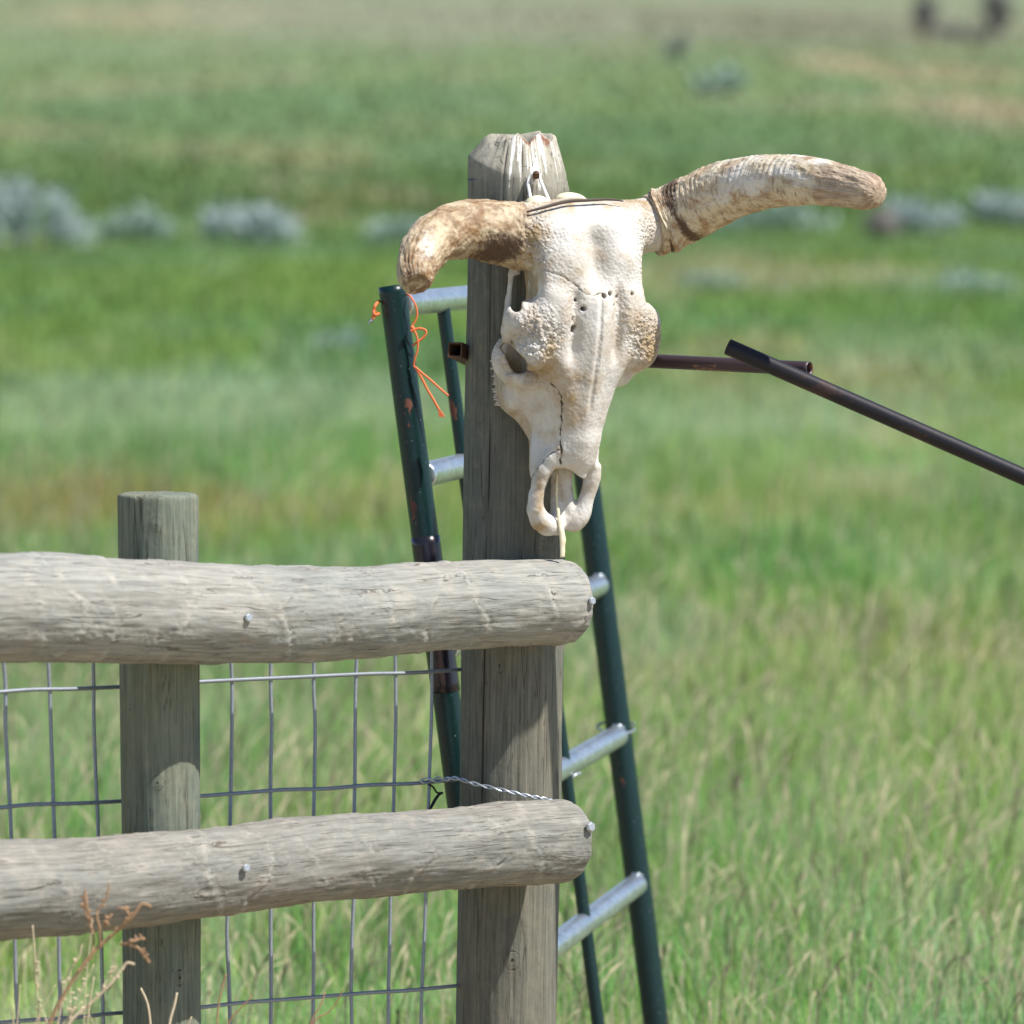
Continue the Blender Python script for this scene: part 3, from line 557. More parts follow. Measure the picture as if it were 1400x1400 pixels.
Nfu = Nf - 17*np.exp(-((U-1)/17)**2)*bumpv(318, 388, 22) + 7*np.exp(-((np.abs(U)-48)/26)**2)*bumpv(295, 370, 20) + 8*np.exp(-(U/20)**2)*bumpv(405, 640, 14) \
    - 9*np.exp(-((np.abs(U)-36)/9)**2)*bumpv(398, 490, 16) - 3.0*np.exp(-(U/3.5)**2)*bumpv(400, 560, 10) - .0016*U*U*bumpv(260, 500, 30) + 4*np.exp(-((np.abs(U)-58)/14)**2)*bumpv(400, 450, 14)
s_n = np.clip(N/(Nf-12), 0, 1); W = Wb+(Wf-Wb)*s_n
f = smax(np.abs(U)-W, N-Nfu, 26); f = smax(f, Bk-N, 14); topv = 274+.0022*U*U-4*np.cos(U/16); f = smax(f, topv-Vv, 16); f = smax(f, Vv-640, 8)
f = smin(f, cap((4, 600, 76), (7, 656, 64), 27, 13), 10)
f = smin(f, cap((58, 318, 72), (136, 306, 66), 40, 37), 26)          # right horn core
f = smin(f, cap((-50, 322, 72), (-88, 320, 76), 42, 37), 22)        # left horn core
f = smin(f, ell((94, 440, 90), (33, 29, 34), True), 18)             # brow / orbit roofs
f = smin(f, cap((66, 408, 122), (86, 480, 100), 15, 27, True), 12)
f = smin(f, ell((106, 464, 80), (27, 40, 34)), 12)
for a, b, ra, rb in (((-112, 455, 70), (-107, 487, 56), 7, 6), ((-107, 487, 56), (-96, 512, 60), 6, 7), ((-112, 452, 68), (-97, 412, 52), 9, 7), ((-97, 412, 52), (-90, 376, 50), 7, 7), ((-90, 376, 50), (-84, 345, 52), 7, 12)):
    f = smin(f, cap(a, b, ra, rb), 5)
f = smin(f, cap((-100, 513, 60), (-78, 522, 82), 9, 11), 14)
f = smin(f, ell((-84, 532, 30), (14, 30, 24)), 22)
f = smin(f, cap((100, 478, 80), (70, 512, 84), 16, 16), 14)
f = smax(f, -cap((-118, 497, 62), (-82, 482, 70), 17, 20), 5)   # orbit cavities
f = smax(f, -ell((-104, 488, 68), (19, 19, 24)), 4)
f = smax(f, -cap((150, 500, 30), (84, 490, 52), 18, 14), 5)
f = smax(f, -ell((78, 402, 30), (22, 30, 30), True), 6)
f = smin(f, cap((-112, 455, 72), (-107, 487, 58), 6, 5.5), 3); f = smin(f, cap((-107, 487, 58), (-95, 513, 62), 5.5, 7), 3)
f = smin(f, ell((-90, 490, 46), (34, 34, 16)), 6)
XI = 752+U*USC*cT+N*sT; WI = N*cT-U*USC*sT
def cut2(a, b, ra, rb, w0):
    ba = (b[0]-a[0], b[1]-a[1]); h = np.clip(((XI-a[0])*ba[0]+(Vv-a[1])*ba[1])/(ba[0]**2+ba[1]**2), 0, 1)
    return np.maximum(np.sqrt((XI-a[0]-ba[0]*h)**2+(Vv-a[1]-ba[1]*h)**2)-(ra+(rb-ra)*h), w0-WI)
f = smax(f, -cut2((692, 475), (709, 498), 7, 12.5, 66), 4)
f = smax(f, -np.maximum(cut2((707, 381), (706, 420), 5.5, 7.5, -60), U+20), 3)
# premaxillae and palate
f = smax(f, -cap((-2, 665, 54), (-4, 605, 48), 28, 14), 4)
for ch in ([(-29, 612, 78, 8), (-45, 640, 62, 9), (-51, 668, 52, 8.5), (-51, 698, 46, 10), (-36, 715, 42, 12.5), (-12, 721, 40, 10.5)], [(38, 640, 62, 10), (36, 664, 55, 8.5), (31, 684, 50, 8), (27, 700, 47, 10), (18, 712, 42, 11.5), (8, 714, 39, 9)],
           [(-8, 628, 34, 5), (-6, 670, 30, 5.5), (-8, 716, 34, 8)], [(6, 628, 40, 5.5), (8, 670, 36, 5.5), (12, 706, 38, 6)], [(-36, 600, 40, 14), (-46, 650, 46, 9)], [(36, 600, 45, 14), (35, 645, 50, 8)]):
    ch = [tuple(c_) for c_ in catmull(np.array(ch, float), 9)]
    for p, q in zip(ch[:-1], ch[1:]): f = smin(f, cap(p[:3], q[:3], p[3]*1.08, q[3]*1.08), 9)
# foramina
for c, r in (((-34, 410, 138), 2.6), ((-24, 422, 140), 3.6), ((-40, 436, 134), 2.4), ((8, 405, 146), 4.0), ((19, 402, 145), 3.2), ((34, 405, 142), 2.0), ((57, 402, 138), 3.0), ((55, 420, 136), 2.8), ((26, 417, 140), 1.8), ((-37, 450, 132), 4.2), ((-33, 446, 134), 2.6)):
    f = smax(f, -cap(c, (c[0], c[1], c[2]-16), r, r), 2)
f = np.asarray(f, np.float32)
def surface_nets(f, h, org):
    nx, ny, nz = f.shape; ins = f < 0
    c = [(a, b, d) for a in (0, 1) for b in (0, 1) for d in (0, 1)]; sl = lambda a, n: slice(a, n-1+a)
    cnt = sum(ins[sl(a, nx), sl(b, ny), sl(d, nz)].astype(np.int8) for a, b, d in c); act = (cnt > 0) & (cnt < 8); I = np.argwhere(act); idx = -np.ones(act.shape, np.int64); idx[act] = np.arange(len(I))
    fv = {k: f[I[:, 0]+k[0], I[:, 1]+k[1], I[:, 2]+k[2]] for k in c}; acc = np.zeros((len(I), 3)); w = np.zeros(len(I))
    for p in c:
        for ax in range(3):
            if p[ax] == 0:
                q = list(p); q[ax] = 1; q = tuple(q); a, b = fv[p], fv[q]; m = (a < 0) != (b < 0); t = np.where(m, a/(a-b+1e-12*(a == b)), 0)
                pos = np.array(p, float)[None, :].repeat(len(I), 0); pos[:, ax] += t; acc[m] += pos[m]; w[m] += 1
    Vt = (I+acc/w[:, None])*h+np.array(org); Fq = []
    for ax in range(3):
        A = [slice(None)]*3; B = [slice(None)]*3; A[ax] = slice(0, -1); B[ax] = slice(1, None); s0 = ins[tuple(A)]; s1 = ins[tuple(B)]; ch = s0 != s1
        o1, o2 = [k for k in range(3) if k != ax]; E = np.argwhere(ch); ok = (E[:, o1] > 0) & (E[:, o2] > 0) & (E[:, o1] < f.shape[o1]-1) & (E[:, o2] < f.shape[o2]-1); E = E[ok]
        d1 = np.zeros(3, int); d1[o1] = 1; d2 = np.zeros(3, int); d2[o2] = 1; g = lambda X: idx[X[:, 0], X[:, 1], X[:, 2]]
        q = np.stack([g(E), g(E-d1), g(E-d1-d2), g(E-d2)], -1); flip = s0[E[:, 0], E[:, 1], E[:, 2]]
        if ax == 1: flip = ~flip
        q[flip] = q[flip][:, ::-1]; Fq.append(q)
    return Vt, np.vstack(Fq)
Vs_, Fs_ = surface_nets(f, st_, (us[0], vs[0], ns_[0])); del f
u, v, n = Vs_.T
# normals in local frame for displacement
def vnormals(Vt, Fq):
    a, b, c, d = [Vt[Fq[:, k]] for k in range(4)]; fn = np.cross(c-a, d-b); vn = np.zeros_like(Vt)
    for k in range(4):
        for j in range(3): vn[:, j] += np.bincount(Fq[:, k], fn[:, j], len(Vt))
    return vn/(np.linalg.norm(vn, axis=1)[:, None]+1e-9)
vn = vnormals(Vs_, Fs_)
cen = np.array([0, 450, 70]); 
if np.mean(np.sum(vn*(Vs_-cen)*np.array([1, .3, 1]), 1)) < 0: vn = -vn; Fs_ = Fs_[:, ::-1]
x_, y_, w_ = L2I(u, v, n)
rough = np.clip(np.exp(-(((np.abs(u)-92)/36)**2+((v-462)/42)**2)**2)*(1-np.exp(-(((x_-690)/16)**2+((y_-440)/26)**2)**2)) + .9*np.exp(-((np.abs(u)-95)/22)**2-((v-322)/50)**2) + .35*np.exp(-((np.abs(u)-40)/16)**2-((v-425)/34)**2) + .12*(v < 400), 0, 1)
rough *= (n > 45)
nz = fbm(Vs_/7.0, 3); nz2 = fbm(Vs_/30.0, 3)
d = rough*(2.2*nz + .8) *.9*np.where(v < 400, .45, 1) + .6*nz2 + .10*nz + .35*fbm(Vs_/4.0, 2)
frontf = (vn[:, 2]*cT - vn[:, 0]*sT) > -.05
def seg_d(px, py, poly):
    best = np.full(px.shape, 1e9)
    for (a, b), (c, e) in zip(poly[:-1], poly[1:]):
        l2 = (c-a)**2+(e-b)**2; h = np.clip(((px-a)*(c-a)+(py-b)*(e-b))/l2, 0, 1); best = np.minimum(best, np.hypot(px-a-h*(c-a), py-b-h*(e-b)))
    return best
crk = np.zeros(len(u)); jx = 1.6*noise(Vs_/5+3)+1.1*noise(Vs_/2.3+3); jy = 1.6*noise(Vs_/5+9)
for poly, wd, am in (([(752, 524), (763, 534), (767, 542), (768, 560), (766, 590), (767, 612), (768, 622), (766, 634)], 1.5, 1.0), ([(766, 614), (757, 617), (746, 625), (736, 638), (727, 652), (723, 664)], 1.2, .8),
                     ([(742, 368), (765, 376), (785, 388), (800, 402), (812, 404), (822, 399), (827, 404)], 1.1, .75), ([(822, 400), (823, 430), (822, 470), (818, 505)], 1.0, .35), ([(742, 553), (752, 556), (758, 562)], .9, .4), ([(715, 520), (735, 522), (752, 526)], 1.2, .5), ([(700, 590), (712, 596), (720, 604)], 1, .4)):
    c_ = np.exp(-(seg_d(x_+jx, y_+jy, poly)/(wd*.9))**2)*am*np.clip(.9+.6*noise(Vs_/9), .55, 1)*frontf*(n > 30); crk = np.maximum(crk, c_)
d -= 2.0*crk
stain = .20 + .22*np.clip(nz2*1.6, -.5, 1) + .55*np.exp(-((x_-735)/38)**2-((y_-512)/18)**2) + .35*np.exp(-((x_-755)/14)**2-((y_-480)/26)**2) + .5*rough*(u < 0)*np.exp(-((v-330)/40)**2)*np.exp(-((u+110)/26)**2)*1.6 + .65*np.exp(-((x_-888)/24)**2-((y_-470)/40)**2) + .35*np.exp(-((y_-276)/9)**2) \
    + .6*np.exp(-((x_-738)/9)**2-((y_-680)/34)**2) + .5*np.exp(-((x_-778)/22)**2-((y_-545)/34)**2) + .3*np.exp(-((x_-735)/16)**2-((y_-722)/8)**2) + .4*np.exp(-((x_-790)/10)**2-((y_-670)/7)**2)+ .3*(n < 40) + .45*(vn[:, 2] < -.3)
VI = Vs_+vn*d[:, None]; xi, yi, wi = L2I(*VI.T)
skull = empty('cattle_skull', PW(760, 735, 40), 'bleached horned cattle skull hung on the tall weathered post', 'skull')
so = mk('cranium', PW(xi, yi, wi), [Fs_], M_bone, skull, attrs={'rough': rough, 'stain': np.clip(stain, 0, 1), 'crk': crk})
# teeth
for k in range(6):
    yc = 492+k*10.5; parts = []
    for j, (dy, ou, r_) in enumerate(((0, 13, .0036), (4.5, 9, .0034), (7.5, 11, .0026))):
        o_ = random.uniform(-2, 2); pt = np.array(L2I(-82+(k-3)*.6, yc+dy, 10)); pb = np.array(L2I(-89-ou+(k-3)*.6+o_, yc+dy+1.5, 8+o_)); p0 = PW(*pt); p1 = PW(*pb)
        V, Fs, rc, _, _ = sweep(catmull(np.array([p0, (p0+p1)/2, p1]), 9), np.array([1.5, 1.5, 1.45, 1.35, 1.2, 1.0, .75, .5, .25])*r_, 7); parts.append((V, Fs, rc))
    V, Fs, rc = join(parts); z = np.zeros(len(V)); mk('tooth', V, Fs, M_bone, skull, attrs={'rough': z+.3, 'stain': z+.05, 'crk': z}, smooth=False)
# thin vomer strip between the nostrils, running down below the nose
def strip(pts, wds, th):
    c = catmull(np.array([[*PW(a, b, c_), w_] for (a, b, c_), w_ in zip(pts, wds)]), 60); V = []; T = np.gradient(c[:, :3], axis=0)
    for p, w in zip(c[:, :3], c[:, 3]):
        jag = .0004*math.sin(p[2]*400)+.0005*math.sin(p[2]*173)
        sd = np.array([.8, .6, 0]); tn = np.array([.6, -.8, 0])
        for a, b in ((-1, -1), (1, -1), (1, 1), (-1, 1)): V.append(p+sd*a*(w+jag*(a > 0))+tn*b*th)
    V = np.array(V); m = len(c); i = np.arange(m-1)[:, None]*4; j = np.arange(4)[None]; q = np.stack([i+j, i+(j+1) % 4, i+4+(j+1) % 4, i+4+j], -1).reshape(-1, 4); return V, [q, np.array([[0, 3, 2, 1]]), np.array([[0, 1, 2, 3]])+(m-1)*4]
V, Fs = strip([(762, 648, 58), (761, 675, 58), (763, 700, 56), (766, 718, 54), (769, 735, 50), (769, 762, 46)], [.0012, .0016, .0022, .0038, .0050, .0040], .0009)
mk('nasal_septum', V, Fs, M_lath, skull)
# horns
def make_horn(pts, m, n, ns, disp, attrf, burr=None):
    arr = catmull(np.array([[*PW(a, b, c), r*K*(8.0-c*K)/8.0] for a, b, c, r in pts]), n); st = {}
    L = np.linalg.norm(np.diff(arr[:, :3], axis=0), axis=1).sum()
    V, Fs, rc, S, PH = sweep(arr[:, :3], arr[:, 3], ns, lambda S, PH, rr: disp(S, PH, rr, L), up=(0, 0, 1)); pad = len(V)-S.size
    X = V[:S.size]; D = (X-CAM)@FWD; xi = 700+F*X[:, 0]/D; yi = 700-F*((X-CAM)@UP)/D
    at = {k: np.concatenate([q, np.full(pad, q[-ns:].mean())]) for k, q in attrf(xi, yi, S.ravel(), PH.ravel(), L).items()}
    return mk('horn', V, Fs, m, skull, attrs={'rc': rc, **at})
def dL(S, PH, rr, L):
    q = np.stack([S*30, np.cos(PH)*1.8, np.sin(PH)*1.8], -1); d = .0022*fbm(q, 3)+.0010*fbm(np.stack([S*110, np.cos(PH)*7, np.sin(PH)*7], -1), 3)
    d += .0012*noise(np.stack([S*12, np.cos(PH)*9, np.sin(PH)*9], -1))*sstep(.6, .9, S/L)
    d -= .0035*np.exp(-(L-S)/.006); d += .0030*np.clip(fbm(np.stack([S*150, np.cos(PH)*9, np.sin(PH)*9], -1), 3)+.3, 0, 1)*(1-sstep(.045, .075, S)); return d
def aL(x, y, S, PH, L):
    dark = np.exp(-(((x-686)/34)**2+((y-336)/23)**2)**1.5)*.85*(y > 312) + .5*np.exp(-((x-655)/40)**2-((y-352)/10)**2) + .5*np.exp(-(((x-548)/7)**2+((y-345)/14)**2)) + .45*(S > L*.985)
    white = .8*np.exp(-((x-585)/18)**2-((y-335)/30)**2) + .35*np.exp(-((x-562)/15)**2-((y-372)/22)**2) - .3 + .15 + .55*sstep(702, 722, x)
    return {'dark': dark, 'white': white, 'tip': np.zeros_like(S)}
make_horn([(748, 325, 84, 44), (722, 324, 96, 46), (690, 319, 106, 44.5), (655, 314, 124, 41), (625, 315, 146, 38.5), (598, 324, 176, 35), (580, 342, 206, 32.5), (570, 362, 232, 28), (568, 378, 250, 24.5), (570, 388, 262, 21)], M_hornL, 330, 150, dL, aL)
def dR(S, PH, rr, L):
    fade = 1-sstep(.55, .85, S/L); s2 = S + .004*noise(np.stack([np.cos(PH)*1.5, np.sin(PH)*1.5, S*10], -1))
    irr = np.clip(.5+noise(np.stack([S*38, np.cos(PH), np.sin(PH)], -1)), 0, 1); d = .0007*fade*irr*np.sin(s2*2*math.pi/.0105+3*noise(np.stack([S*30, S*0, S*0], -1))) + .0016*fbm(np.stack([S*40, np.cos(PH)*3, np.sin(PH)*3], -1), 3)
    d += .0003*fade*np.sin(s2*2*math.pi/.0043) + .0008*fbm(np.stack([S*160, np.cos(PH)*14, np.sin(PH)*14], -1), 2)
    lip = .006+.003*np.cos(PH*2+1)
    d += .0035*np.exp(-((s2-.022)/.006)**2) - .0045*np.exp(-((s2-.0135)/.0022)**2) + .0022*np.exp(-((s2-.008)/.004)**2) + .0012*sstep(0, .03, S)*(1-sstep(.1, .2, S))
    d -= .004*np.exp(-(L-S)/.005) ; d += .0012*sstep(.7, .8, S/L)*noise(np.stack([S*14, np.cos(PH)*8, np.sin(PH)*8], -1)); return d
def aR(x, y, S, PH, L):
    band = noise(np.stack([S*55, np.cos(PH)*.8, np.sin(PH)*.8], -1))
    dark = .85*np.exp(-((S-.062)/.013)**2)*(.6+.6*np.clip(noise(np.stack([PH*1.2, S*20, S*0], -1))+.5, 0, 1)) + .5*np.clip(band, 0, 1)*(1-sstep(.16, .30, S)) + .7*np.exp(-((S-.0135)/.003)**2) + .9*np.exp(-((S-L)/.003)**2)*0
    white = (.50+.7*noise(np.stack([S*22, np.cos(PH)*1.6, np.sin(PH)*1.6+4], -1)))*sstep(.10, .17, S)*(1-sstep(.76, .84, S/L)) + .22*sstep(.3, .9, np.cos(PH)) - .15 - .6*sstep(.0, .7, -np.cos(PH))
    return {'dark': dark, 'white': white, 'tip': sstep(.74, .80, S/L+.05*noise(np.stack([PH*1.5, S*0, S*0], -1)))}
make_horn([(892, 308, 2, 42), (903, 305, -1, 43), (925, 294, 3, 43), (955, 279, 18, 42), (1000, 259, 52, 40), (1050, 248, 96, 36.5), (1100, 247, 142, 33.5), (1140, 252, 178, 30), (1170, 258, 204, 26.5), (1188, 262, 219, 24.5), (1199, 266, 228, 19.5), (1202, 267, 231, 16)], M_hornR, 420, 150, dR, aR)
# occipital condyles
def blob(name, c, r, m, rotz=0):
    th = np.linspace(0, math.pi, 18); ph = np.linspace(0, 2*math.pi, 28, endpoint=False); V = []
    for a in th:
        for b in ph:
            x, y, w = r[0]*math.sin(a)*math.cos(b), -r[1]*math.cos(a), r[2]*math.sin(a)*math.sin(b)
            x, y = x*math.cos(rotz)-y*math.sin(rotz), x*math.sin(rotz)+y*math.cos(rotz); V.append(PW(c[0]+x, c[1]+y, c[2]+w))
    i = np.arange(17)[:, None]*28; j = np.arange(28)[None]; q = np.stack([i+j, i+(j+1) % 28, i+28+(j+1) % 28, i+28+j], -1).reshape(-1, 4)
    return mk(name, np.array(V), [q], m, skull)
blob('occipital_condyle', (734, 281, 62), (18, 14, 24), M_condyle, -.1); blob('occipital_condyle', (781, 274, 40), (22, 11, 22), M_condyle, .1)
def skull_w(x, y, default):
    m = (np.abs(xi-x) < 3) & (np.abs(yi-y) < 3); return float(wi[m].max()) if m.any() else default
cpx = [(720, 290), (730, 287), (742, 284), (756, 280), (770, 276.5), (785, 274.5), (800, 274), (815, 273), (830, 272.5), (843, 273.5), (852, 275)]
cw = [skull_w(a, b+6, 85)+1 for a, b in cpx]
cord = tube('cord', [PW(a, b, w) for (a, b), w in zip(cpx, cw)], [.0014, .0022, .0026, .0026, .0024, .0024, .002, .001], M_cord, n=120, ns=10)
tag(cord, 'thin dark cord lying over the top edge of the skull', 'cord')
hk = empty('hanging_wire', PW(735, 275, 34), 'white loop of wire holding the skull up at the post top', 'wire')
tube('loop', [PW(727, 280, 52), PW(724, 264, 40), PW(722, 250, 33), (PW(724, 242, 31)), PW(729, 238, 32), PW(736, 241, 32), PW(741, 252, 36), PW(747, 266, 42), PW(753, 280, 50)], .0026, M_white, hk, n=80, ns=10)
tube('nail', [PW(733, 236, 5), PW(733, 238, 33), PW(733, 241, 38)], [.003, .003, .0055, .0055], M_rust, hk, n=10, ns=10)
# ------------------------------------------------------------------ dry weeds at lower left
def weed(name, label, base, chains, D, m, r0=.0018):
    bb = P(base[0], base[1], D); bb[2] = float(terrain(bb[0], bb[1])); root = empty(name, bb, label, 'weed'); parts = []
    for ch, rr in chains:
        pts = np.array([P(a, b, D+c) for a, b, c in ch]); pts = pts + rng.normal(0, .0006, pts.shape); C = catmull(pts, 10*len(pts))
        rad = np.linspace(rr*1.4, rr*.95, len(C)); V, Fs, rc, _, _ = sweep(C, rad, 7); parts.append((V, Fs, rc))
        if ch[-1][1] < 1330:   # seed clusters at the tips
            for k in range(9):
                i = int(len(C)*(.45+.54*k/12)); p = C[min(i, len(C)-2)]; dv = rng.normal(0, 1, 3); dv[2] += .5; dv /= np.linalg.norm(dv)
                V, Fs, rc, _, _ = sweep([p, p+dv*.004, p+dv*.007], [.0009, .0017, .0005], 6); parts.append((V, Fs, rc))
    V, Fs, rc = join(parts); mk('stem', V, Fs, m, root)
weed('dry_weed', 'dry reddish brown weed with forked tips in front of the lower rail', (30, 1560), [
    ([(30, 1560, 0), (66, 1400, 0), (95, 1345, 0), (125, 1305, .0), (155, 1278, 0), (178, 1255, -.01), (195, 1236, -.01), (207, 1240, -.01)][:7]+[(207, 1239, -.01)], .0021),
    ([(125, 1310, 0), (128, 1285, .01), (123, 1262, .01), (119, 1243, .0), (117, 1225, 0)], .0014), ([(137, 1297, 0), (137, 1270, -.01), (133, 1248, -.01), (145, 1230, -.01), (150, 1207, -.01)], .0012), ([(143, 1270, 0), (146, 1260, 0), (151, 1253, 0)], .0014),
    ([(160, 1275, 0), (172, 1262, .0), (176, 1254, 0), (170, 1243, 0), (161, 1240, 0)], .0013), ([(165, 1291, 0), (176, 1290, -.01), (188, 1285, -.01), (198, 1284, -.01)], .0014), ([(176, 1291, -.01), (189, 1297, -.01), (198, 1308, -.01), (205, 1316, -.01)], .0016),
    ([(122, 1262, 0), (115, 1240, 0), (116, 1215, 0)], .0011)], 6.98, M_stem)
weed('dry_weed', 'pale straw coloured dry weed stem just left of the short post foot', (40, 1560), [([(40, 1560, 0), (95, 1400, 0), (125, 1370, 0), (150, 1345, 0), (165, 1328, 0), (175, 1317, 0), (184, 1319, 0)], .0018), ([(140, 1352, 0), (152, 1330, 0), (160, 1322, 0)], .001),
    ([(60, 1500, 0), (80, 1390, 0), (95, 1330, 0), (108, 1308, 0), (112, 1290, 0)], .0009)], 7.04, M_stemp)
weed('dry_weed', 'thin brown dry stems low beside the mesh, between the two posts', (300, 1600), [([(290, 1600, 0), (312, 1400, 0), (328, 1380, 0), (345, 1362, 0)], .0011), ([(297, 1600, 0), (299, 1380, 0), (305, 1345, 0), (309, 1332, 0)], .0012), ([(420, 1600, 0), (425, 1400, 0), (440, 1372, 0), (444, 1356, 0)], .0010), ([(400, 1600, 0), (428, 1398, 0), (450, 1382, 0), (462, 1365, 0), (467, 1352, 0)], .0010)], 7.35, M_stem)
weed('dry_weed', 'pale grass seed stalks standing close against the foot of the short post', (215, 1600), [([(210, 1600, 0), (205, 1400, 0), (200, 1370, 0), (192, 1350, 0)], .0015), ([(225, 1600, 0), (232, 1400, 0), (238, 1375, 0), (242, 1358, 0)], .0018), ([(240, 1600, 0), (250, 1420, 0), (262, 1390, 0)], .001)], 7.40, M_stemp)
fp = ground_hit(1175, 1032); fh = P(1175, 987, float((fp-CAM)@FWD)); fl = empty('wildflower', fp, 'single small white wildflower standing out in the grass right of the gate', 'flower')
V, Fs, rc, _, _ = sweep(catmull(np.array([fp-[0, 0, .02], (fp+fh)/2+[.006, 0, 0], fh]), 12), .0014, 6); mk('stem', V, Fs, M_stemp, fl)
Vp, Fp = [], []
for k in range(11):
    a = k*2.4; e = .25+.5*(k % 3)/2; dv = np.array([math.cos(a)*math.cos(e), math.sin(a)*math.cos(e), math.sin(e)]); sd = np.array([-math.sin(a), math.cos(a), 0]); b = len(Vp)
    Vp += [fh, fh+dv*.010+sd*.0045, fh+dv*.017, fh+dv*.010-sd*.0045]; Fp.append((b, b+1, b+2, b+3))
mk('blossom', np.array(Vp), Fp, M_white, fl, smooth=False)
ch = []
for k in range(12):
    x0 = 10+k*11+random.uniform(-8, 8); top = random.uniform(1255, 1385); ln = random.uniform(-25, 45)
    ch.append(([(x0-20, 1600, random.uniform(-.1, .1)), (x0, 1430, 0), (x0+ln*.4, (1430+top)/2, 0), (x0+ln, top, 0)], random.uniform(.0006, .0010)))
weed('dry_grass_tuft', 'tuft of fine pale dry grass stems at the lower left corner, below the lower rail', (60, 1600), ch, 7.15, M_stemp)
# ------------------------------------------------------------------ sagebrush and far trees
def shrub(name, label, cat, xc, ybase, wpx, hpx, col, lobes=6, dens=1.0, leafw=.02, group=None, trunkc=(.16, .12, .09)):
    g_ = ground_hit(xc, ybase); D = float((g_-CAM)@FWD); w = wpx*D/F/2; h = hpx*D/F; z0 = float(terrain(g_[0], g_[1]))
    root = empty(name, (g_[0], g_[1], z0), label, cat, group); pts = []
    cs = []
    for k in range(lobes):
        fx = -1+2*(k+.5)/lobes+random.uniform(-.12, .12); hh = h*(.55+.45*math.cos(fx*1.25))*random.uniform(.55, 1.15)
        cs.append((fx*w*.82, random.uniform(-.35, .35)*w, hh*.58, w*random.uniform(.9, 1.4)/lobes*1.5, hh*.46))
    n = int(1000*dens); a = rng.integers(0, lobes, n); c = np.array(cs)[a]; d_ = rng.normal(size=(n, 3)); d_ /= np.linalg.norm(d_, axis=1)[:, None]; rr = rng.uniform(.1, 1.12, n)**.7
    clump = noise(d_*3+a[:, None]*5.0); rr = rr*(1+.28*clump)
    p = np.stack([g_[0]+c[:, 0]+d_[:, 0]*c[:, 3]*rr, g_[1]+c[:, 1]+d_[:, 1]*c[:, 3]*rr, z0+c[:, 2]+d_[:, 2]*c[:, 4]*rr], -1); p[:, 2] = np.maximum(p[:, 2], z0+.03)
    lw = leafw*D/45; ax = rng.normal(size=(n, 3)); ax[:, 2] += 1.6; ax /= np.linalg.norm(ax, axis=1)[:, None]; sx = np.cross(ax, rng.normal(size=(n, 3))); sx /= np.linalg.norm(sx, axis=1)[:, None]
    L = lw*rng.uniform(1.2, 3.2, n)[:, None]; W_ = lw*rng.uniform(.4, .8, n)[:, None]
    V = np.stack([p, p+ax*L*.5+sx*W_, p+ax*L, p+ax*L*.5-sx*W_], 1).reshape(-1, 3); q = np.arange(n)[:, None]*4+np.arange(4)[None]
    cc = np.array(col)*rng.uniform(.65, 1.3, (n, 1))*(1+.25*clump[:, None]); mk('foliage', V, [q], M_leaf, root, attrs={'gcol': np.repeat(np.clip(cc, 0, .8), 4, 0)}, smooth=False)
    parts = []
    for c in cs:
        e = np.array([g_[0]+c[0], g_[1]+c[1], z0+c[2]+c[4]*.5]); b = np.array([g_[0]+c[0]*.35, g_[1]+c[1]*.35, z0-.05]); mid = (e+b)/2+np.array([random.uniform(-.1, .1)*w, 0, 0])
        V, Fs, rc, _, _ = sweep(catmull(np.array([b, mid, e]), 10), np.linspace(.03, .008, 10)*D/62*max(1, h/1.2), 7); parts.append((V, Fs, rc))
    V, Fs, rc = join(parts); mk('trunk', V, Fs, M_stemw, root)
M_stemw = plain('grey shrub wood', (.17, .13, .10), .9, 20)
SG = (.47, .535, .515); SG2 = (.38, .475, .39)
SB = [('largest grey blue sagebrush at the left edge of the meadow', 30, 347, 190, 105, SG, 6, 1.6), ('low grey sagebrush just right of the biggest one on the left', 188, 334, 110, 52, SG2, 4, .8), ('pale wide sagebrush alone between the left edge and the left horn', 348, 337, 140, 64, SG, 5, 1.1),
      ('faint sagebrush behind the tip of the left horn', 545, 335, 90, 36, SG2, 4, .6), ('low sagebrush band under the middle of the right horn', 1040, 318, 190, 36, SG2, 5, .9), ('flat sagebrush just right of the right horn tip', 1250, 322, 130, 44, SG, 5, .9), ('grey sagebrush cut by the right edge, level with the horn tip', 1385, 312, 110, 58, SG, 4, .9),
      ('small sagebrush on the slope high above the right horn', 985, 130, 80, 36, SG2, 4, .3), ('tiny pale sage plant left of the gate top', 468, 484, 60, 34, SG2, 3, .25), ('small pale sage plant on the meadow under the right horn', 975, 398, 90, 22, SG2, 4, .22), ('sage tuft at the right side of the meadow, lower than the horn', 1330, 400, 110, 22, SG2, 4, .22), ('pale reddish weed clump below the right horn tip', 1205, 330, 40, 34, (.42, .36, .34), 3, .4)]
for lb, x, y, w, h, c, lo, de in SB: shrub('sagebrush', lb, 'shrub', x, y, w, h, c, lo, de, .035, group='sagebrush scattered over the meadow')
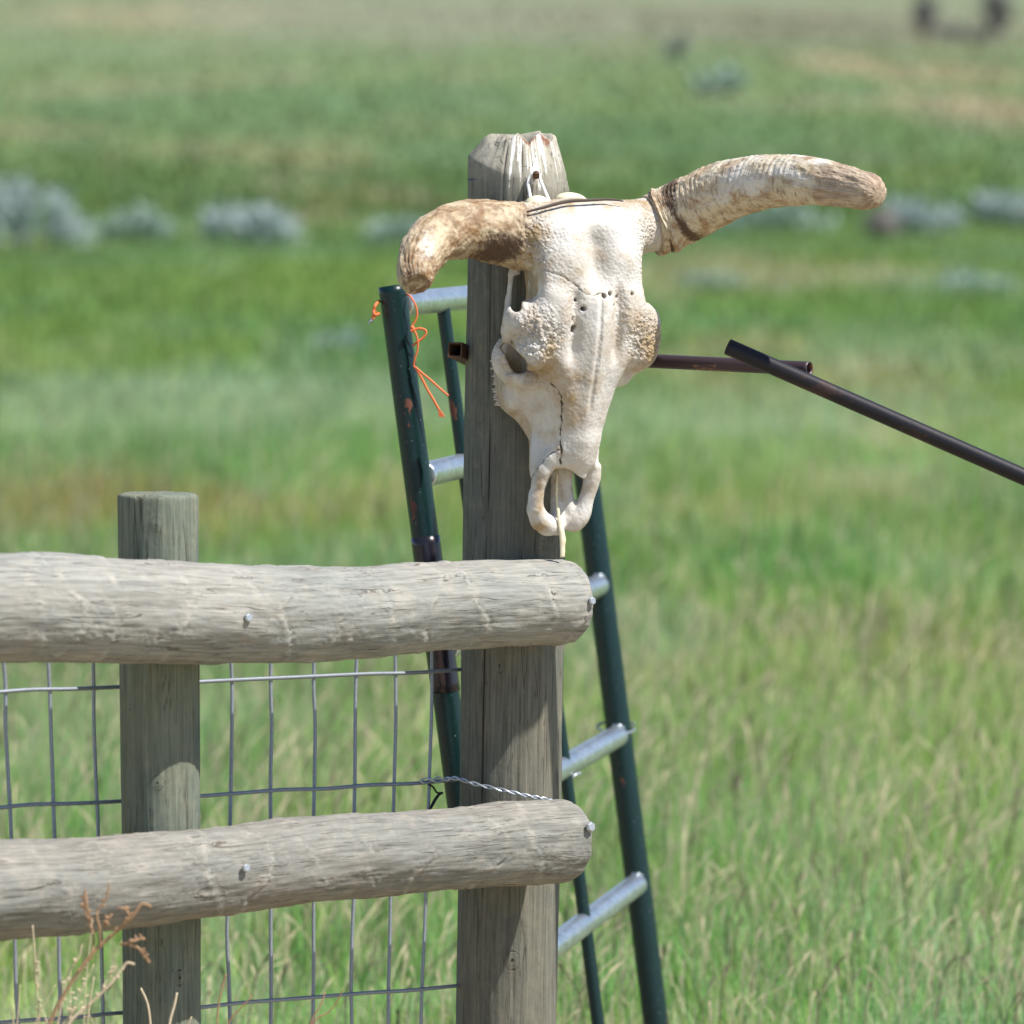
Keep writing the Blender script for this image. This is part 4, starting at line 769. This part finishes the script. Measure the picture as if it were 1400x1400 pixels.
for lb, x, y, w, h in (('thin dark far tree at the top, left one of the pair', 1264, 50, 34, 80), ('dark far tree at the top right, the thicker one of the pair', 1362, 50, 46, 85)):
    shrub('far_tree', lb, 'tree', x, y, w, h, (.22, .21, .21), 3, .22, .03, group='far trees on the slope')
shrub('far_bush', 'low dark bush between the two far trees at the top right', 'bush', 1315, 56, 90, 24, (.24, .24, .22), 4, .22, .03)
shrub('dark_bush', 'dark round bush alone high on the slope', 'bush', 925, 78, 34, 26, (.30, .32, .28), 3, .2, .03)
# ------------------------------------------------------------------ light, sky, camera
AZ = math.radians(66); EL = math.radians(55); s = Vector((math.sin(AZ)*math.cos(EL), -math.cos(AZ)*math.cos(EL), math.sin(EL)))
ld = bpy.data.lights.new('sun', 'SUN'); ld.energy = 5.0; ld.angle = math.radians(.53); ld.color = (1, .97, .92)
lo = bpy.data.objects.new('sun', ld); COL.objects.link(lo); lo.rotation_euler = s.to_track_quat('Z', 'Y').to_euler(); lo.location = (3, 0, 8)
wd = bpy.data.worlds.new('World'); sc.world = wd; wd.use_nodes = True; nt = wd.node_tree
sky = nt.nodes.new('ShaderNodeTexSky'); sky.sky_type = 'NISHITA'; sky.sun_disc = False; sky.sun_elevation = EL; sky.sun_rotation = math.atan2(s.x, s.y); sky.altitude = 1800; sky.air_density = 1; sky.dust_density = .2
bg = nt.nodes['Background']; bg.inputs[1].default_value = .115; nt.links.new(sky.outputs[0], bg.inputs[0])
cd = bpy.data.cameras.new('camera'); co = bpy.data.objects.new('camera', cd); COL.objects.link(co); sc.camera = co
co.location = (0, 0, CZ); co.rotation_euler = (math.pi/2-PITCH, 0, 0); cd.sensor_width = 36; cd.lens = 36*F/1400; cd.clip_end = 4000; cd.clip_start = .1
cd.dof.use_dof = True; cd.dof.focus_distance = 7.93; cd.dof.aperture_fstop = 4.5; cd.dof.aperture_blades = 9
sc.view_settings.view_transform = 'Standard'; sc.view_settings.look = 'None'; sc.view_settings.gamma = 1; sc.view_settings.exposure = .42
sc.cycles.use_denoising = True
